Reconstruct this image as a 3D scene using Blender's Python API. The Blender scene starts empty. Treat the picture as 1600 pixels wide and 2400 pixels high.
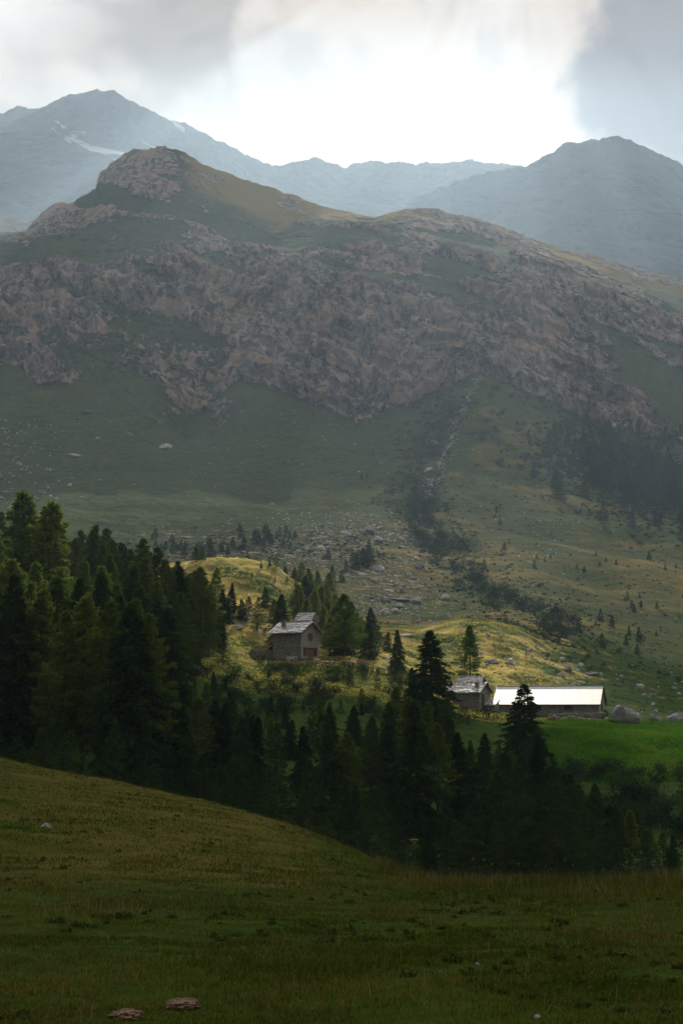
import bpy, math, random
import numpy as np
from mathutils import Vector, Matrix, Euler
SC = bpy.context.scene
COL = SC.collection
R = math.radians

# ------------------------------------------------------------------ camera
F = 3333.0; PITCH = R(8.0)
cam_d = bpy.data.cameras.new('camera'); cam = bpy.data.objects.new('camera', cam_d); COL.objects.link(cam)
cam_d.sensor_fit = 'VERTICAL'; cam_d.sensor_height = 36.0; cam_d.lens = 50.0
cam_d.clip_start = 0.2; cam_d.clip_end = 60000
cam.location = (0, 0, 0); cam.rotation_euler = (R(90) + PITCH, 0, 0)
SC.camera = cam
SC.view_settings.view_transform = 'Standard'; SC.view_settings.look = 'None'
SC.view_settings.gamma = 1.0; SC.view_settings.exposure = 1.0
SC.cycles.max_bounces = 6; SC.cycles.diffuse_bounces = 2; SC.cycles.glossy_bounces = 2
SC.cycles.transmission_bounces = 2; SC.cycles.volume_bounces = 0; SC.cycles.transparent_max_bounces = 6
SC.cycles.caustics_reflective = False; SC.cycles.caustics_refractive = False

# ------------------------------------------------------------------ light
SUN_EL = R(32.0); SUN_AZ = R(7.0)          # azimuth to the right of the view axis (+Y)
SUN = Vector((math.sin(SUN_AZ) * math.cos(SUN_EL), math.cos(SUN_AZ) * math.cos(SUN_EL), math.sin(SUN_EL)))
sl = bpy.data.lights.new('sun', 'SUN'); sl.energy = 5.0; sl.angle = R(0.4); sl.color = (1.0, 0.9, 0.74)
so = bpy.data.objects.new('sun', sl); COL.objects.link(so); so.location = SUN * 4000
so.rotation_euler = SUN.to_track_quat('Z', 'Y').to_euler()
SKY_GAIN = 0.72

def nodes_of(tree):
    nt = tree.nodes; lk = tree.links
    def N(t, **kw):
        n = nt.new(t)
        for k, v in kw.items():
            if k.startswith('i_'):
                n.inputs[k[2:].replace('_', ' ')].default_value = v
            else: setattr(n, k, v)
        return n
    return nt, lk, N

W = bpy.data.worlds.new('World'); SC.world = W; W.use_nodes = True
nt, lk, N = nodes_of(W.node_tree); nt.clear()
def M_(op, a, b=None, c=None, clamp=False):
    n = nt.new('ShaderNodeMath'); n.operation = op; n.use_clamp = clamp
    for i, v in enumerate((a, b, c)):
        if v is None: continue
        if isinstance(v, (int, float)): n.inputs[i].default_value = v
        else: lk.new(v, n.inputs[i])
    return n.outputs[0]
def SS(v, a, b):
    n = nt.new('ShaderNodeMapRange'); n.interpolation_type = 'SMOOTHSTEP'
    lk.new(v, n.inputs[0]); n.inputs[1].default_value = a; n.inputs[2].default_value = b
    return n.outputs[0]
def MIX(f, a, b):
    n = nt.new('ShaderNodeMix'); n.data_type = 'RGBA'
    if isinstance(f, (int, float)): n.inputs[0].default_value = f
    else: lk.new(f, n.inputs[0])
    for i, v in ((6, a), (7, b)):
        if isinstance(v, tuple): n.inputs[i].default_value = (*v, 1)
        else: lk.new(v, n.inputs[i])
    return n.outputs[2]
tc = N('ShaderNodeTexCoord')
sep = N('ShaderNodeSeparateXYZ'); lk.new(tc.outputs['Generated'], sep.inputs[0])
yy = M_('MAXIMUM', sep.outputs[1], 0.05)
uu = M_('DIVIDE', sep.outputs[0], yy); ss = M_('DIVIDE', sep.outputs[2], yy)
nz = N('ShaderNodeTexNoise'); nz.inputs['Scale'].default_value = 11.0; nz.inputs['Detail'].default_value = 8; nz.inputs['Roughness'].default_value = 0.56
lk.new(tc.outputs['Generated'], nz.inputs['Vector'])
nz2 = N('ShaderNodeTexNoise'); nz2.inputs['Scale'].default_value = 3.2; nz2.inputs['Detail'].default_value = 4
mp = N('ShaderNodeMapping'); mp.inputs['Location'].default_value = (3.1, 1.7, 0.4); lk.new(tc.outputs['Generated'], mp.inputs[0]); lk.new(mp.outputs[0], nz2.inputs['Vector'])
nzf = nz.outputs['Fac']; nf2 = nz2.outputs['Fac']
def ell(u0, s0, a, b, k):      # noisy distance to a cloud patch, in sky-direction units
    du = M_('DIVIDE', M_('SUBTRACT', uu, u0), a); ds = M_('DIVIDE', M_('SUBTRACT', ss, s0), b)
    d = M_('SQRT', M_('ADD', M_('MULTIPLY', du, du), M_('MULTIPLY', ds, ds)))
    return M_('ADD', d, M_('MULTIPLY', M_('SUBTRACT', nzf, 0.5), k))
sky = N('ShaderNodeTexSky'); sky.sky_type = 'NISHITA'; sky.sun_disc = False
sky.sun_elevation = SUN_EL; sky.sun_rotation = SUN_AZ; sky.altitude = 1800
skyb = nt.new('ShaderNodeVectorMath'); skyb.operation = 'SCALE'; lk.new(sky.outputs[0], skyb.inputs[0]); skyb.inputs[3].default_value = 0.085
dt = nt.new('ShaderNodeVectorMath'); dt.operation = 'DOT_PRODUCT'
lk.new(tc.outputs['Generated'], dt.inputs[0]); dt.inputs[1].default_value = SUN
glow = SS(dt.outputs['Value'], 0.80, 0.985)
wide = SS(dt.outputs['Value'], -0.2, 0.93)
thin = MIX(wide, (0.112, 0.100, 0.078), (0.86, 0.76, 0.65))        # thin bright cloud towards the sun, dull cloud elsewhere
thin = MIX(glow, thin, (1.06, 0.93, 0.79))
veil = MIX(M_('MULTIPLY', SS(nf2, 0.35, 0.75), 0.22), thin, (0.74, 0.67, 0.61))
dl = M_('SUBTRACT', 1.0, SS(ell(-0.135, 0.53, 0.095, 0.095, 2.6), 0.55, 1.15))
veil = MIX(M_('MULTIPLY', dl, 0.68), veil, MIX(SS(nf2, 0.35, 0.65), (0.22, 0.20, 0.19), (0.50, 0.45, 0.41)))
d2 = M_('SUBTRACT', 1.0, SS(ell(-0.25, 0.40, 0.10, 0.035, 1.2), 0.5, 1.4))
veil = MIX(M_('MULTIPLY', d2, 0.4), veil, (0.66, 0.70, 0.77))
hl = M_('SUBTRACT', 1.0, SS(ell(-0.060, 0.485, 0.022, 0.065, 3.2), 0.45, 1.0))
veil = MIX(M_('MULTIPLY', hl, 0.8), veil, (1.2, 1.08, 0.95))
h2 = M_('SUBTRACT', 1.0, SS(ell(-0.205, 0.505, 0.045, 0.026, 3.2), 0.45, 1.0))
veil = MIX(M_('MULTIPLY', h2, 0.6), veil, (1.05, 0.96, 0.86))
dr = M_('SUBTRACT', 1.0, SS(ell(0.285, 0.490, 0.094, 0.150, 1.7), 0.78, 1.10))
edge = M_('SUBTRACT', 1.0, SS(ell(0.275, 0.485, 0.125, 0.18, 1.9), 0.75, 1.3))
veil = MIX(M_('MULTIPLY', edge, 0.7), veil, (1.06, 0.93, 0.79))
veil = MIX(M_('MULTIPLY', dr, 0.93), veil, MIX(SS(nf2, 0.3, 0.7), (0.08, 0.085, 0.10), (0.34, 0.33, 0.34)))
puff = N('ShaderNodeTexNoise'); puff.inputs['Scale'].default_value = 16.0; puff.inputs['Detail'].default_value = 7; lk.new(tc.outputs['Generated'], puff.inputs['Vector'])
veil = MIX(M_('MULTIPLY', SS(puff.outputs['Fac'], 0.50, 0.68), 0.34), veil, (0.34, 0.32, 0.31))
final = MIX(0.9, skyb.outputs[0], veil)
bg = N('ShaderNodeBackground'); lk.new(final, bg.inputs[0]); bg.inputs[1].default_value = SKY_GAIN
wo = N('ShaderNodeOutputWorld'); lk.new(bg.outputs[0], wo.inputs[0])

# ------------------------------------------------------------------ numeric helpers
rng = np.random.default_rng(7); random.seed(7)
_perm = np.concatenate([rng.permutation(256)] * 3).astype(np.int32)
_grad = rng.normal(size=(256, 3)); _grad /= np.linalg.norm(_grad, axis=1)[:, None]
def noise3(x, y, z):
    xi = np.floor(x).astype(np.int32); yi = np.floor(y).astype(np.int32); zi = np.floor(z).astype(np.int32)
    xf = (x - xi).astype(np.float32); yf = (y - yi).astype(np.float32); zf = (z - zi).astype(np.float32)
    xi &= 255; yi &= 255; zi &= 255
    u = xf * xf * xf * (xf * (xf * 6 - 15) + 10); v = yf * yf * yf * (yf * (yf * 6 - 15) + 10); w = zf * zf * zf * (zf * (zf * 6 - 15) + 10)
    def g(dx, dy, dz):
        h = _perm[_perm[_perm[xi + dx] + yi + dy] + zi + dz]
        G = _grad[h]
        return G[..., 0] * (xf - dx) + G[..., 1] * (yf - dy) + G[..., 2] * (zf - dz)
    x00 = g(0, 0, 0) * (1 - u) + g(1, 0, 0) * u; x10 = g(0, 1, 0) * (1 - u) + g(1, 1, 0) * u
    x01 = g(0, 0, 1) * (1 - u) + g(1, 0, 1) * u; x11 = g(0, 1, 1) * (1 - u) + g(1, 1, 1) * u
    return ((x00 * (1 - v) + x10 * v) * (1 - w) + (x01 * (1 - v) + x11 * v) * w) * 1.5
def fbm(x, y, z, o=4, ridged=False, gain=0.5):
    s = 0; a = 1.0; t = 0
    for i in range(o):
        n = noise3(x + 17.3 * i, y + 5.1 * i, z + 9.7 * i)
        if ridged: n = 1 - 2 * np.abs(n)
        s = s + a * n; t += a; a *= gain; x = x * 2.03; y = y * 2.03; z = z * 2.03
    return s / t
def sstep(v, a, b):
    t = np.clip((v - a) / (b - a), 0, 1); return t * t * (3 - 2 * t)

CT, ST = math.cos(PITCH), math.sin(PITCH)
def ray(px, py):
    a = (px - 800) / F; b = (1200 - py) / F
    return a, CT - b * ST, ST + b * CT            # dx, dy, dz
def at(px, py, Y):
    dx, dy, dz = ray(px, py); return dx / dy * Y, Y, dz / dy * Y
def to_px(X, Y, Z):
    d = Y * CT + Z * ST; up = -Y * ST + Z * CT
    return 800 + F * X / d, 1200 - F * up / d
OFF = 40.0
# ------------------------------------------------------------------ materials
def new_mat(name):
    m = bpy.data.materials.new(name); m.use_nodes = True; m.node_tree.nodes.clear(); return m
def mat_simple(name, c1, c2, scale=2.0, rough=0.9, bump=0.0, spec=0.3, detail=5, metallic=0.0, transl=0.0, stretch=(1, 1, 1), bdist=0.05):
    m = new_mat(name); nt, lk, N = nodes_of(m.node_tree)
    tc = N('ShaderNodeTexCoord'); mp = N('ShaderNodeMapping'); mp.inputs['Scale'].default_value = stretch
    lk.new(tc.outputs['Object'], mp.inputs[0])
    n = N('ShaderNodeTexNoise'); n.inputs['Scale'].default_value = scale; n.inputs['Detail'].default_value = detail; lk.new(mp.outputs[0], n.inputs['Vector'])
    cr = N('ShaderNodeValToRGB'); cr.color_ramp.elements[0].position = 0.34; cr.color_ramp.elements[1].position = 0.66
    cr.color_ramp.elements[0].color = (*c1, 1); cr.color_ramp.elements[1].color = (*c2, 1); lk.new(n.outputs['Fac'], cr.inputs[0])
    b = N('ShaderNodeBsdfPrincipled'); b.inputs['Roughness'].default_value = rough; b.inputs['Specular IOR Level'].default_value = spec
    b.inputs['Metallic'].default_value = metallic
    lk.new(cr.outputs[0], b.inputs['Base Color'])
    if bump:
        bn = N('ShaderNodeBump'); bn.inputs['Strength'].default_value = bump; bn.inputs['Distance'].default_value = bdist
        lk.new(n.outputs['Fac'], bn.inputs['Height']); lk.new(bn.outputs[0], b.inputs['Normal'])
    o = N('ShaderNodeOutputMaterial'); out = b.outputs[0]
    if transl:
        t = N('ShaderNodeBsdfTranslucent'); lk.new(cr.outputs[0], t.inputs[0])
        mx = N('ShaderNodeMixShader'); mx.inputs[0].default_value = transl; lk.new(b.outputs[0], mx.inputs[1]); lk.new(t.outputs[0], mx.inputs[2]); out = mx.outputs[0]
    lk.new(out, o.inputs[0]); return m
def mat_leaf(name, c1, c2, transl=0.35):
    """colour differs from tree to tree (object random) and clump to clump (noise)"""
    m = new_mat(name); nt, lk, N = nodes_of(m.node_tree)
    oi = N('ShaderNodeObjectInfo'); tc = N('ShaderNodeTexCoord')
    n = N('ShaderNodeTexNoise'); n.inputs['Scale'].default_value = 1.1; n.inputs['Detail'].default_value = 4; lk.new(tc.outputs['Object'], n.inputs['Vector'])
    a = N('ShaderNodeMath', operation='ADD'); lk.new(n.outputs['Fac'], a.inputs[0])
    s = N('ShaderNodeMath', operation='MULTIPLY_ADD'); lk.new(oi.outputs['Random'], s.inputs[0]); s.inputs[1].default_value = 0.7; s.inputs[2].default_value = -0.35
    lk.new(s.outputs[0], a.inputs[1])
    cr = N('ShaderNodeValToRGB'); cr.color_ramp.elements[0].position = 0.15; cr.color_ramp.elements[1].position = 0.85
    cr.color_ramp.elements[0].color = (*c1, 1); cr.color_ramp.elements[1].color = (*c2, 1); lk.new(a.outputs[0], cr.inputs[0])
    b = N('ShaderNodeBsdfDiffuse'); lk.new(cr.outputs[0], b.inputs[0])
    t = N('ShaderNodeBsdfTranslucent'); lk.new(cr.outputs[0], t.inputs[0])
    mx = N('ShaderNodeMixShader'); mx.inputs[0].default_value = transl; lk.new(b.outputs[0], mx.inputs[1]); lk.new(t.outputs[0], mx.inputs[2])
    o = N('ShaderNodeOutputMaterial'); lk.new(mx.outputs[0], o.inputs[0]); return m
def mat_stone(name, c1, c2, mortar, scale=3.0):
    m = new_mat(name); nt, lk, N = nodes_of(m.node_tree)
    tc = N('ShaderNodeTexCoord'); mp = N('ShaderNodeMapping'); mp.inputs['Scale'].default_value = (1, 1, 1.9); lk.new(tc.outputs['Object'], mp.inputs[0])
    v = N('ShaderNodeTexVoronoi'); v.inputs['Scale'].default_value = scale; lk.new(mp.outputs[0], v.inputs['Vector'])
    e = N('ShaderNodeTexVoronoi'); e.feature = 'DISTANCE_TO_EDGE'; e.inputs['Scale'].default_value = scale; lk.new(mp.outputs[0], e.inputs['Vector'])
    sp = N('ShaderNodeSeparateColor'); lk.new(v.outputs['Color'], sp.inputs[0])
    cr = N('ShaderNodeValToRGB'); cr.color_ramp.elements[0].color = (*c1, 1); cr.color_ramp.elements[1].color = (*c2, 1); lk.new(sp.outputs[0], cr.inputs[0])
    n = N('ShaderNodeTexNoise'); n.inputs['Scale'].default_value = 1.0; n.inputs['Detail'].default_value = 6; lk.new(tc.outputs['Object'], n.inputs['Vector'])
    mr = N('ShaderNodeMapRange'); lk.new(e.outputs['Distance'], mr.inputs[0]); mr.inputs[1].default_value = 0.0; mr.inputs[2].default_value = 0.09
    mx = N('ShaderNodeMix', data_type='RGBA'); lk.new(mr.outputs[0], mx.inputs[0]); mx.inputs[6].default_value = (*mortar, 1); lk.new(cr.outputs[0], mx.inputs[7])
    m2 = N('ShaderNodeMix', data_type='RGBA', blend_type='MULTIPLY'); m2.inputs[0].default_value = 0.6; lk.new(mx.outputs[2], m2.inputs[6]); lk.new(n.outputs['Color'], m2.inputs[7])
    b = N('ShaderNodeBsdfPrincipled'); b.inputs['Roughness'].default_value = 0.92; lk.new(mx.outputs[2], b.inputs['Base Color'])
    bn = N('ShaderNodeBump'); bn.inputs['Strength'].default_value = 0.9; bn.inputs['Distance'].default_value = 0.08; lk.new(mr.outputs[0], bn.inputs['Height']); lk.new(bn.outputs[0], b.inputs['Normal'])
    o = N('ShaderNodeOutputMaterial'); lk.new(b.outputs[0], o.inputs[0]); return m

def mat_ground(name, grass, dry, rockc1, rockc2, fine, rough_bump, dist, coarse=0.02, rf=1.0, snowcol=(0.75, 0.8, 0.88)):
    """grass / dry grass / rock, driven by the terrain's own 'rock' 'dry' and 'snow' attributes broken up with noise"""
    m = new_mat(name); nt, lk, N = nodes_of(m.node_tree)
    def MT(op, a, b=None, c=None):
        n = nt.new('ShaderNodeMath'); n.operation = op
        for i, v in enumerate((a, b, c)):
            if v is None: continue
            if isinstance(v, (int, float)): n.inputs[i].default_value = v
            else: lk.new(v, n.inputs[i])
        return n.outputs[0]
    def SM(v, a, b):
        n = nt.new('ShaderNodeMapRange'); n.interpolation_type = 'SMOOTHSTEP'; lk.new(v, n.inputs[0]); n.inputs[1].default_value = a; n.inputs[2].default_value = b; return n.outputs[0]
    def MX(f, a, b):
        n = nt.new('ShaderNodeMix'); n.data_type = 'RGBA'
        lk.new(f, n.inputs[0])
        for i, v in ((6, a), (7, b)):
            if isinstance(v, tuple): n.inputs[i].default_value = (*v, 1)
            else: lk.new(v, n.inputs[i])
        return n.outputs[2]
    def NS(scale, detail=5, rough=0.6, st=None):
        n = N('ShaderNodeTexNoise'); n.inputs['Scale'].default_value = scale; n.inputs['Detail'].default_value = detail; n.inputs['Roughness'].default_value = rough
        if st is None: lk.new(tc.outputs['Object'], n.inputs['Vector'])
        else:
            q = N('ShaderNodeMapping'); q.inputs['Scale'].default_value = st[0]; q.inputs['Rotation'].default_value = st[1]; lk.new(tc.outputs['Object'], q.inputs[0]); lk.new(q.outputs[0], n.inputs['Vector'])
        return n.outputs['Fac']
    tc = N('ShaderNodeTexCoord')
    ar = N('ShaderNodeAttribute', attribute_name='rock').outputs['Fac']; ad = N('ShaderNodeAttribute', attribute_name='dry').outputs['Fac']; asn = N('ShaderNodeAttribute', attribute_name='snow').outputs['Fac']
    nf = NS(fine, 6); nm = NS(fine * 0.18, 5); nc = NS(coarse, 4)
    g = MX(SM(nm, 0.35, 0.65), grass, tuple(c * 0.62 for c in grass))
    g = MX(SM(nf, 0.35, 0.7), g, tuple(c * 1.35 for c in grass))
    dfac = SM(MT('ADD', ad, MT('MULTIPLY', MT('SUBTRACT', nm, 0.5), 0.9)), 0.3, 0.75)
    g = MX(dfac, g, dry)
    rs = NS(fine * 0.5 * rf, 7, 0.68, ((1, 1, 0.35), (0, R(28), 0)))
    rb = NS(fine * 0.12, 4, 0.6, ((1, 1, 0.5), (0, R(28), 0)))
    rk = MX(SM(rs, 0.42, 0.60), rockc1, rockc2)
    rk = MX(SM(rb, 0.45, 0.7), rk, tuple(a * 0.9 * k for a, k in zip(rockc2, (1.08, 0.90, 0.80))))
    rfac = SM(MT('ADD', ar, MT('ADD', MT('MULTIPLY', MT('SUBTRACT', nf, 0.5), 0.9), MT('MULTIPLY', MT('SUBTRACT', rs, 0.5), 0.8))), 0.44, 0.58)
    col = MX(rfac, g, rk)
    sn = SM(MT('ADD', asn, MT('MULTIPLY', MT('SUBTRACT', nf, 0.5), 0.6)), 0.4, 0.6)
    col = MX(sn, col, snowcol)
    b = N('ShaderNodeBsdfPrincipled'); b.inputs['Roughness'].default_value = 1.0; b.inputs['Specular IOR Level'].default_value = 0.02
    lk.new(col, b.inputs['Base Color'])
    bn = N('ShaderNodeBump'); bn.inputs['Strength'].default_value = rough_bump; bn.inputs['Distance'].default_value = dist
    lk.new(MT('ADD', MT('MULTIPLY', nf, 0.5), MT('MULTIPLY', MT('MULTIPLY', rs, rfac), 1.5)), bn.inputs['Height']); lk.new(bn.outputs[0], b.inputs['Normal'])
    o = N('ShaderNodeOutputMaterial'); lk.new(b.outputs[0], o.inputs[0]); return m

# ------------------------------------------------------------------ object helpers
def tag(o, label=None, cat=None, group=None, kind=None):
    if label: o['label'] = label
    if cat: o['category'] = cat
    if group: o['group'] = group
    if kind: o['kind'] = kind
    return o
def mesh_np(name, V, Fq, mat=None, parent=None, smooth=False, attrs=None, link=True):
    """V (n,3) ; Fq (m,k) faces of equal size, or a list of such arrays"""
    me = bpy.data.meshes.new(name)
    Fs = Fq if isinstance(Fq, list) else [Fq]
    V = np.ascontiguousarray(V, dtype=np.float32)
    me.vertices.add(len(V)); me.vertices.foreach_set('co', V.ravel())
    tot = np.concatenate([np.full(len(f), f.shape[1], np.int32) for f in Fs])
    idx = np.concatenate([f.ravel() for f in Fs]).astype(np.int32)
    st = np.concatenate([[0], np.cumsum(tot)[:-1]]).astype(np.int32)
    me.loops.add(len(idx)); me.loops.foreach_set('vertex_index', idx)
    me.polygons.add(len(tot)); me.polygons.foreach_set('loop_start', st); me.polygons.foreach_set('loop_total', tot)
    if smooth: me.polygons.foreach_set('use_smooth', np.ones(len(tot), bool))
    for k, a in (attrs or {}).items():
        at_ = me.attributes.new(k, 'FLOAT', 'POINT'); at_.data.foreach_set('value', np.ascontiguousarray(a, np.float32).ravel())
    me.update(calc_edges=True)
    if mat: me.materials.append(mat)
    if not link: return me
    o = bpy.data.objects.new(name, me); COL.objects.link(o)
    if parent: o.parent = parent
    return o
class MB:
    def __init__(s): s.v = []; s.f = []
    def add(s, vs, fs):
        b = len(s.v); s.v += [tuple(v) for v in vs]; s.f += [tuple(i + b for i in f) for f in fs]
    def box(s, c, d, rot=None):
        vs = [Vector((x * d[0] / 2, y * d[1] / 2, z * d[2] / 2)) for x in (-1, 1) for y in (-1, 1) for z in (-1, 1)]
        if rot is not None: vs = [rot @ v for v in vs]
        vs = [v + Vector(c) for v in vs]
        s.add(vs, [(0, 1, 3, 2), (4, 6, 7, 5), (0, 4, 5, 1), (2, 3, 7, 6), (0, 2, 6, 4), (1, 5, 7, 3)])
    def tube(s, p, q, r0, r1, n=6, cap=True):
        p = Vector(p); q = Vector(q); d = (q - p).normalized(); a = d.orthogonal().normalized(); b = d.cross(a)
        vs = [p + (a * math.cos(t) + b * math.sin(t)) * r0 for t in [2 * math.pi * i / n for i in range(n)]]
        vs += [q + (a * math.cos(t) + b * math.sin(t)) * r1 for t in [2 * math.pi * i / n for i in range(n)]]
        fs = [(i, (i + 1) % n, n + (i + 1) % n, n + i) for i in range(n)]
        if cap: fs += [tuple(range(n - 1, -1, -1)), tuple(range(n, 2 * n))]
        s.add(vs, fs)
    def build(s, name, mat, parent=None, smooth=False, loc=None):
        me = bpy.data.meshes.new(name); me.from_pydata(s.v, [], s.f); me.materials.append(mat)
        if smooth: me.polygons.foreach_set('use_smooth', [True] * len(me.polygons))
        me.update(); o = bpy.data.objects.new(name, me); COL.objects.link(o)
        if parent: o.parent = parent
        if loc is not None: o.location = loc
        return o
def empty(name, loc, rz=0.0):
    o = bpy.data.objects.new(name, None); COL.objects.link(o); o.location = loc; o.rotation_euler = (0, 0, rz); o.empty_display_size = 0.5
    return o

# ------------------------------------------------------------------ terrain lines (photo column, photo row) at a distance
def line(Y, pts):
    P = [(at(p[0], p[1], p[2] if len(p) > 2 else Y)) for p in pts]
    return [(X / (y + OFF), y, Z) for X, y, Z in P]
def zline(Y, pts):            # (column, height) at a distance
    return [(at(p[0], 1200, Y)[0] / (Y + OFF), Y, p[1]) for p in pts]
CREST = [(-500, 1720, 66), (0, 1775, 60), (100, 1800, 59), (200, 1825, 58), (400, 1860, 55), (600, 1905, 50), (750, 1955, 46), (850, 2003, 42), (930, 2045, 37), (1000, 2062, 34), (1200, 2078, 32), (1400, 2072, 31), (1600, 2052, 31), (2100, 2030, 32)]
RIDGE = [(-500, 640), (-100, 560), (0, 548), (60, 548), (100, 500), (130, 480), (165, 478), (195, 462), (225, 444), (233, 410), (262, 385), (300, 358), (312, 352), (345, 350), (372, 346), (395, 347), (430, 358), (465, 380), (520, 400), (580, 425), (650, 446), (700, 462), (760, 485), (820, 500), (875, 514), (905, 502), (945, 490), (1000, 493), (1025, 492), (1060, 505), (1100, 510), (1160, 530), (1200, 545), (1250, 562), (1300, 580), (1400, 606), (1500, 632), (1600, 660), (2100, 800)]
LINES = [
    (zline(-30, [(0, -0.6), (1600, -0.6)]), 4), (zline(0, [(0, -1.75), (1600, -1.75)]), 10),
    (line(9, [(-400, 2385), (0, 2395), (1600, 2400), (2000, 2400)]), 26),
    (line(18, [(-500, 2110), (0, 2125), (800, 2145), (1600, 2165), (2000, 2160)]), 40),
    (line(28, [(-500, 1990), (0, 2010), (400, 2025), (800, 2060), (1000, 2085, 27), (1600, 2085, 26), (2000, 2070, 26)]), 50),
    (line(0, CREST), 30),
    (zline(80, [(-500, -3), (0, -6), (800, -10), (1600, -10)]), 20),
    (zline(108, [(-500, -2), (0, -8), (500, -11), (1000, -14), (1600, -14)]), 34),
    (line(150, [(-500, 1560), (0, 1680), (200, 1700), (400, 1745), (600, 1770), (800, 1790), (1000, 1800), (1150, 1850), (1250, 1910), (1400, 1965), (1600, 1960), (2100, 1960)]), 50),
    (line(195, [(-500, 1400), (0, 1500), (200, 1535), (400, 1590), (600, 1625), (800, 1640), (1000, 1665), (1150, 1700), (1300, 1712), (1450, 1715), (1600, 1720), (2100, 1700)]), 50),
    (line(226, [(-500, 1350), (0, 1440), (200, 1480), (400, 1515), (480, 1535), (600, 1580), (800, 1590), (900, 1600), (1000, 1625), (1100, 1668), (1200, 1680), (1300, 1684), (1450, 1688), (1600, 1690), (2100, 1680)]), 30),
    (line(237, [(-500, 1340), (0, 1420), (200, 1460), (400, 1490), (500, 1515), (600, 1550), (700, 1552), (800, 1553), (900, 1568), (1000, 1605), (1100, 1655), (1200, 1668), (1300, 1670), (1430, 1672), (1600, 1682), (2100, 1672)]), 30),
    (line(250, [(-500, 1330), (0, 1400), (200, 1430), (400, 1462), (500, 1490), (600, 1528), (700, 1538), (800, 1538), (900, 1550), (1000, 1585), (1100, 1622), (1200, 1640), (1300, 1648), (1430, 1655), (1600, 1670), (2100, 1660)]), 40),
    (line(275, [(-500, 1310), (0, 1370), (200, 1380), (400, 1392), (500, 1412), (600, 1425), (680, 1460), (800, 1498), (900, 1512), (1000, 1535), (1100, 1555), (1200, 1565), (1300, 1585), (1430, 1612), (1600, 1632), (2100, 1640)]), 60),
    (line(305, [(-500, 1300), (0, 1350), (300, 1340), (400, 1326), (460, 1318), (520, 1315), (580, 1318), (640, 1330), (700, 1375), (800, 1450), (900, 1480), (1000, 1480), (1080, 1462), (1150, 1466), (1200, 1482), (1300, 1528), (1400, 1560), (1600, 1605), (2100, 1610)]), 30),
    (line(350, [(-500, 1310), (0, 1365), (400, 1352), (560, 1335), (700, 1385), (800, 1432), (900, 1462), (1000, 1466), (1100, 1452), (1200, 1462), (1300, 1492), (1600, 1560), (2100, 1560)]), 40),
    (line(450, [(-500, 1290), (0, 1330), (400, 1325), (560, 1318), (700, 1345), (800, 1362), (1000, 1385), (1200, 1405), (1400, 1442), (1600, 1470), (2100, 1480)]), 60),
    (line(620, [(-500, 1200), (0, 1215), (400, 1245), (800, 1240), (1000, 1250), (1200, 1262), (1400, 1285), (1600, 1300), (2100, 1330)]), 70),
    (line(800, [(-500, 1080), (0, 1075), (400, 1085), (800, 1100), (1000, 1092), (1070, 1070), (1200, 1080), (1400, 1130), (1600, 1160), (2100, 1200)]), 60),
    (line(950, [(-500, 900), (0, 890), (60, 905), (200, 905), (300, 902), (370, 925), (440, 985), (500, 960), (560, 900), (640, 915), (700, 945), (760, 960), (830, 990), (900, 985), (980, 960), (1060, 905), (1120, 880), (1200, 905), (1300, 950), (1400, 990), (1500, 1020), (1600, 1040), (2100, 1100)]), 100),
    (line(1015, [(-500, 740), (0, 760), (200, 770), (400, 800), (600, 790), (800, 830), (1000, 820), (1200, 800), (1400, 880), (1600, 930), (2100, 1000)]), 100),
    (line(1100, [(-500, 640), (0, 660), (100, 650), (200, 655), (400, 640), (600, 670), (800, 680), (1000, 690), (1200, 700), (1400, 760), (1600, 820), (2100, 900)]), 80),
    (line(1230, [(-500, 600), (0, 592), (200, 578), (300, 585), (400, 570), (500, 590), (600, 595), (800, 600), (1000, 600), (1200, 625), (1400, 690), (1600, 745), (2100, 860)]), 80),
    (line(1370, [(-500, 610), (0, 562), (100, 548), (200, 535), (300, 480), (400, 470), (500, 490), (560, 520), (640, 555), (700, 538), (800, 525), (900, 522), (1000, 540), (1200, 590), (1400, 650), (1600, 706), (2100, 830)]), 80),
    (line(1480, RIDGE), 24),
    (zline(1600, [(-500, 400), (0, 430), (350, 520), (900, 440), (1600, 360)]), 10), (zline(2100, [(-500, 100), (0, 180), (350, 280), (900, 260), (1600, 200)]), 0)]

cs = np.concatenate([np.linspace(-0.62, -0.30, 70, endpoint=False), np.linspace(-0.30, 0.30, 900, endpoint=False), np.linspace(0.30, 0.62, 70)])
nU = len(cs)
Yk = []; Zk = []
for L, _ in LINES:
    L = sorted(L); u = np.array([p[0] for p in L])
    Yk.append(np.interp(cs, u, [p[1] for p in L])); Zk.append(np.interp(cs, u, [p[2] for p in L]))
Yk = np.array(Yk); Zk = np.array(Zk)
def pchip(A):
    d = np.diff(A, axis=0); m = np.zeros_like(A)
    a, b = d[:-1], d[1:]; same = a * b > 0
    m[1:-1] = np.where(same, 2 * a * b / np.where(same, a + b, 1), 0); m[0] = d[0]; m[-1] = d[-1]
    return m
mY, mZ = pchip(Yk), pchip(Zk)
rows_Y = []; rows_Z = []; tt = []
for k in range(len(LINES) - 1):
    n = LINES[k][1]
    for j in range(n):
        s = j / n; h00 = 2 * s**3 - 3 * s**2 + 1; h10 = s**3 - 2 * s**2 + s; h01 = -2 * s**3 + 3 * s**2; h11 = s**3 - s**2
        rows_Y.append(h00 * Yk[k] + h10 * mY[k] + h01 * Yk[k + 1] + h11 * mY[k + 1])
        rows_Z.append(h00 * Zk[k] + h10 * mZ[k] + h01 * Zk[k + 1] + h11 * (Zk[k + 1] - Zk[k] if LINES[k + 1][1] == 24 else mZ[k + 1])); tt.append(k + s)
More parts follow.
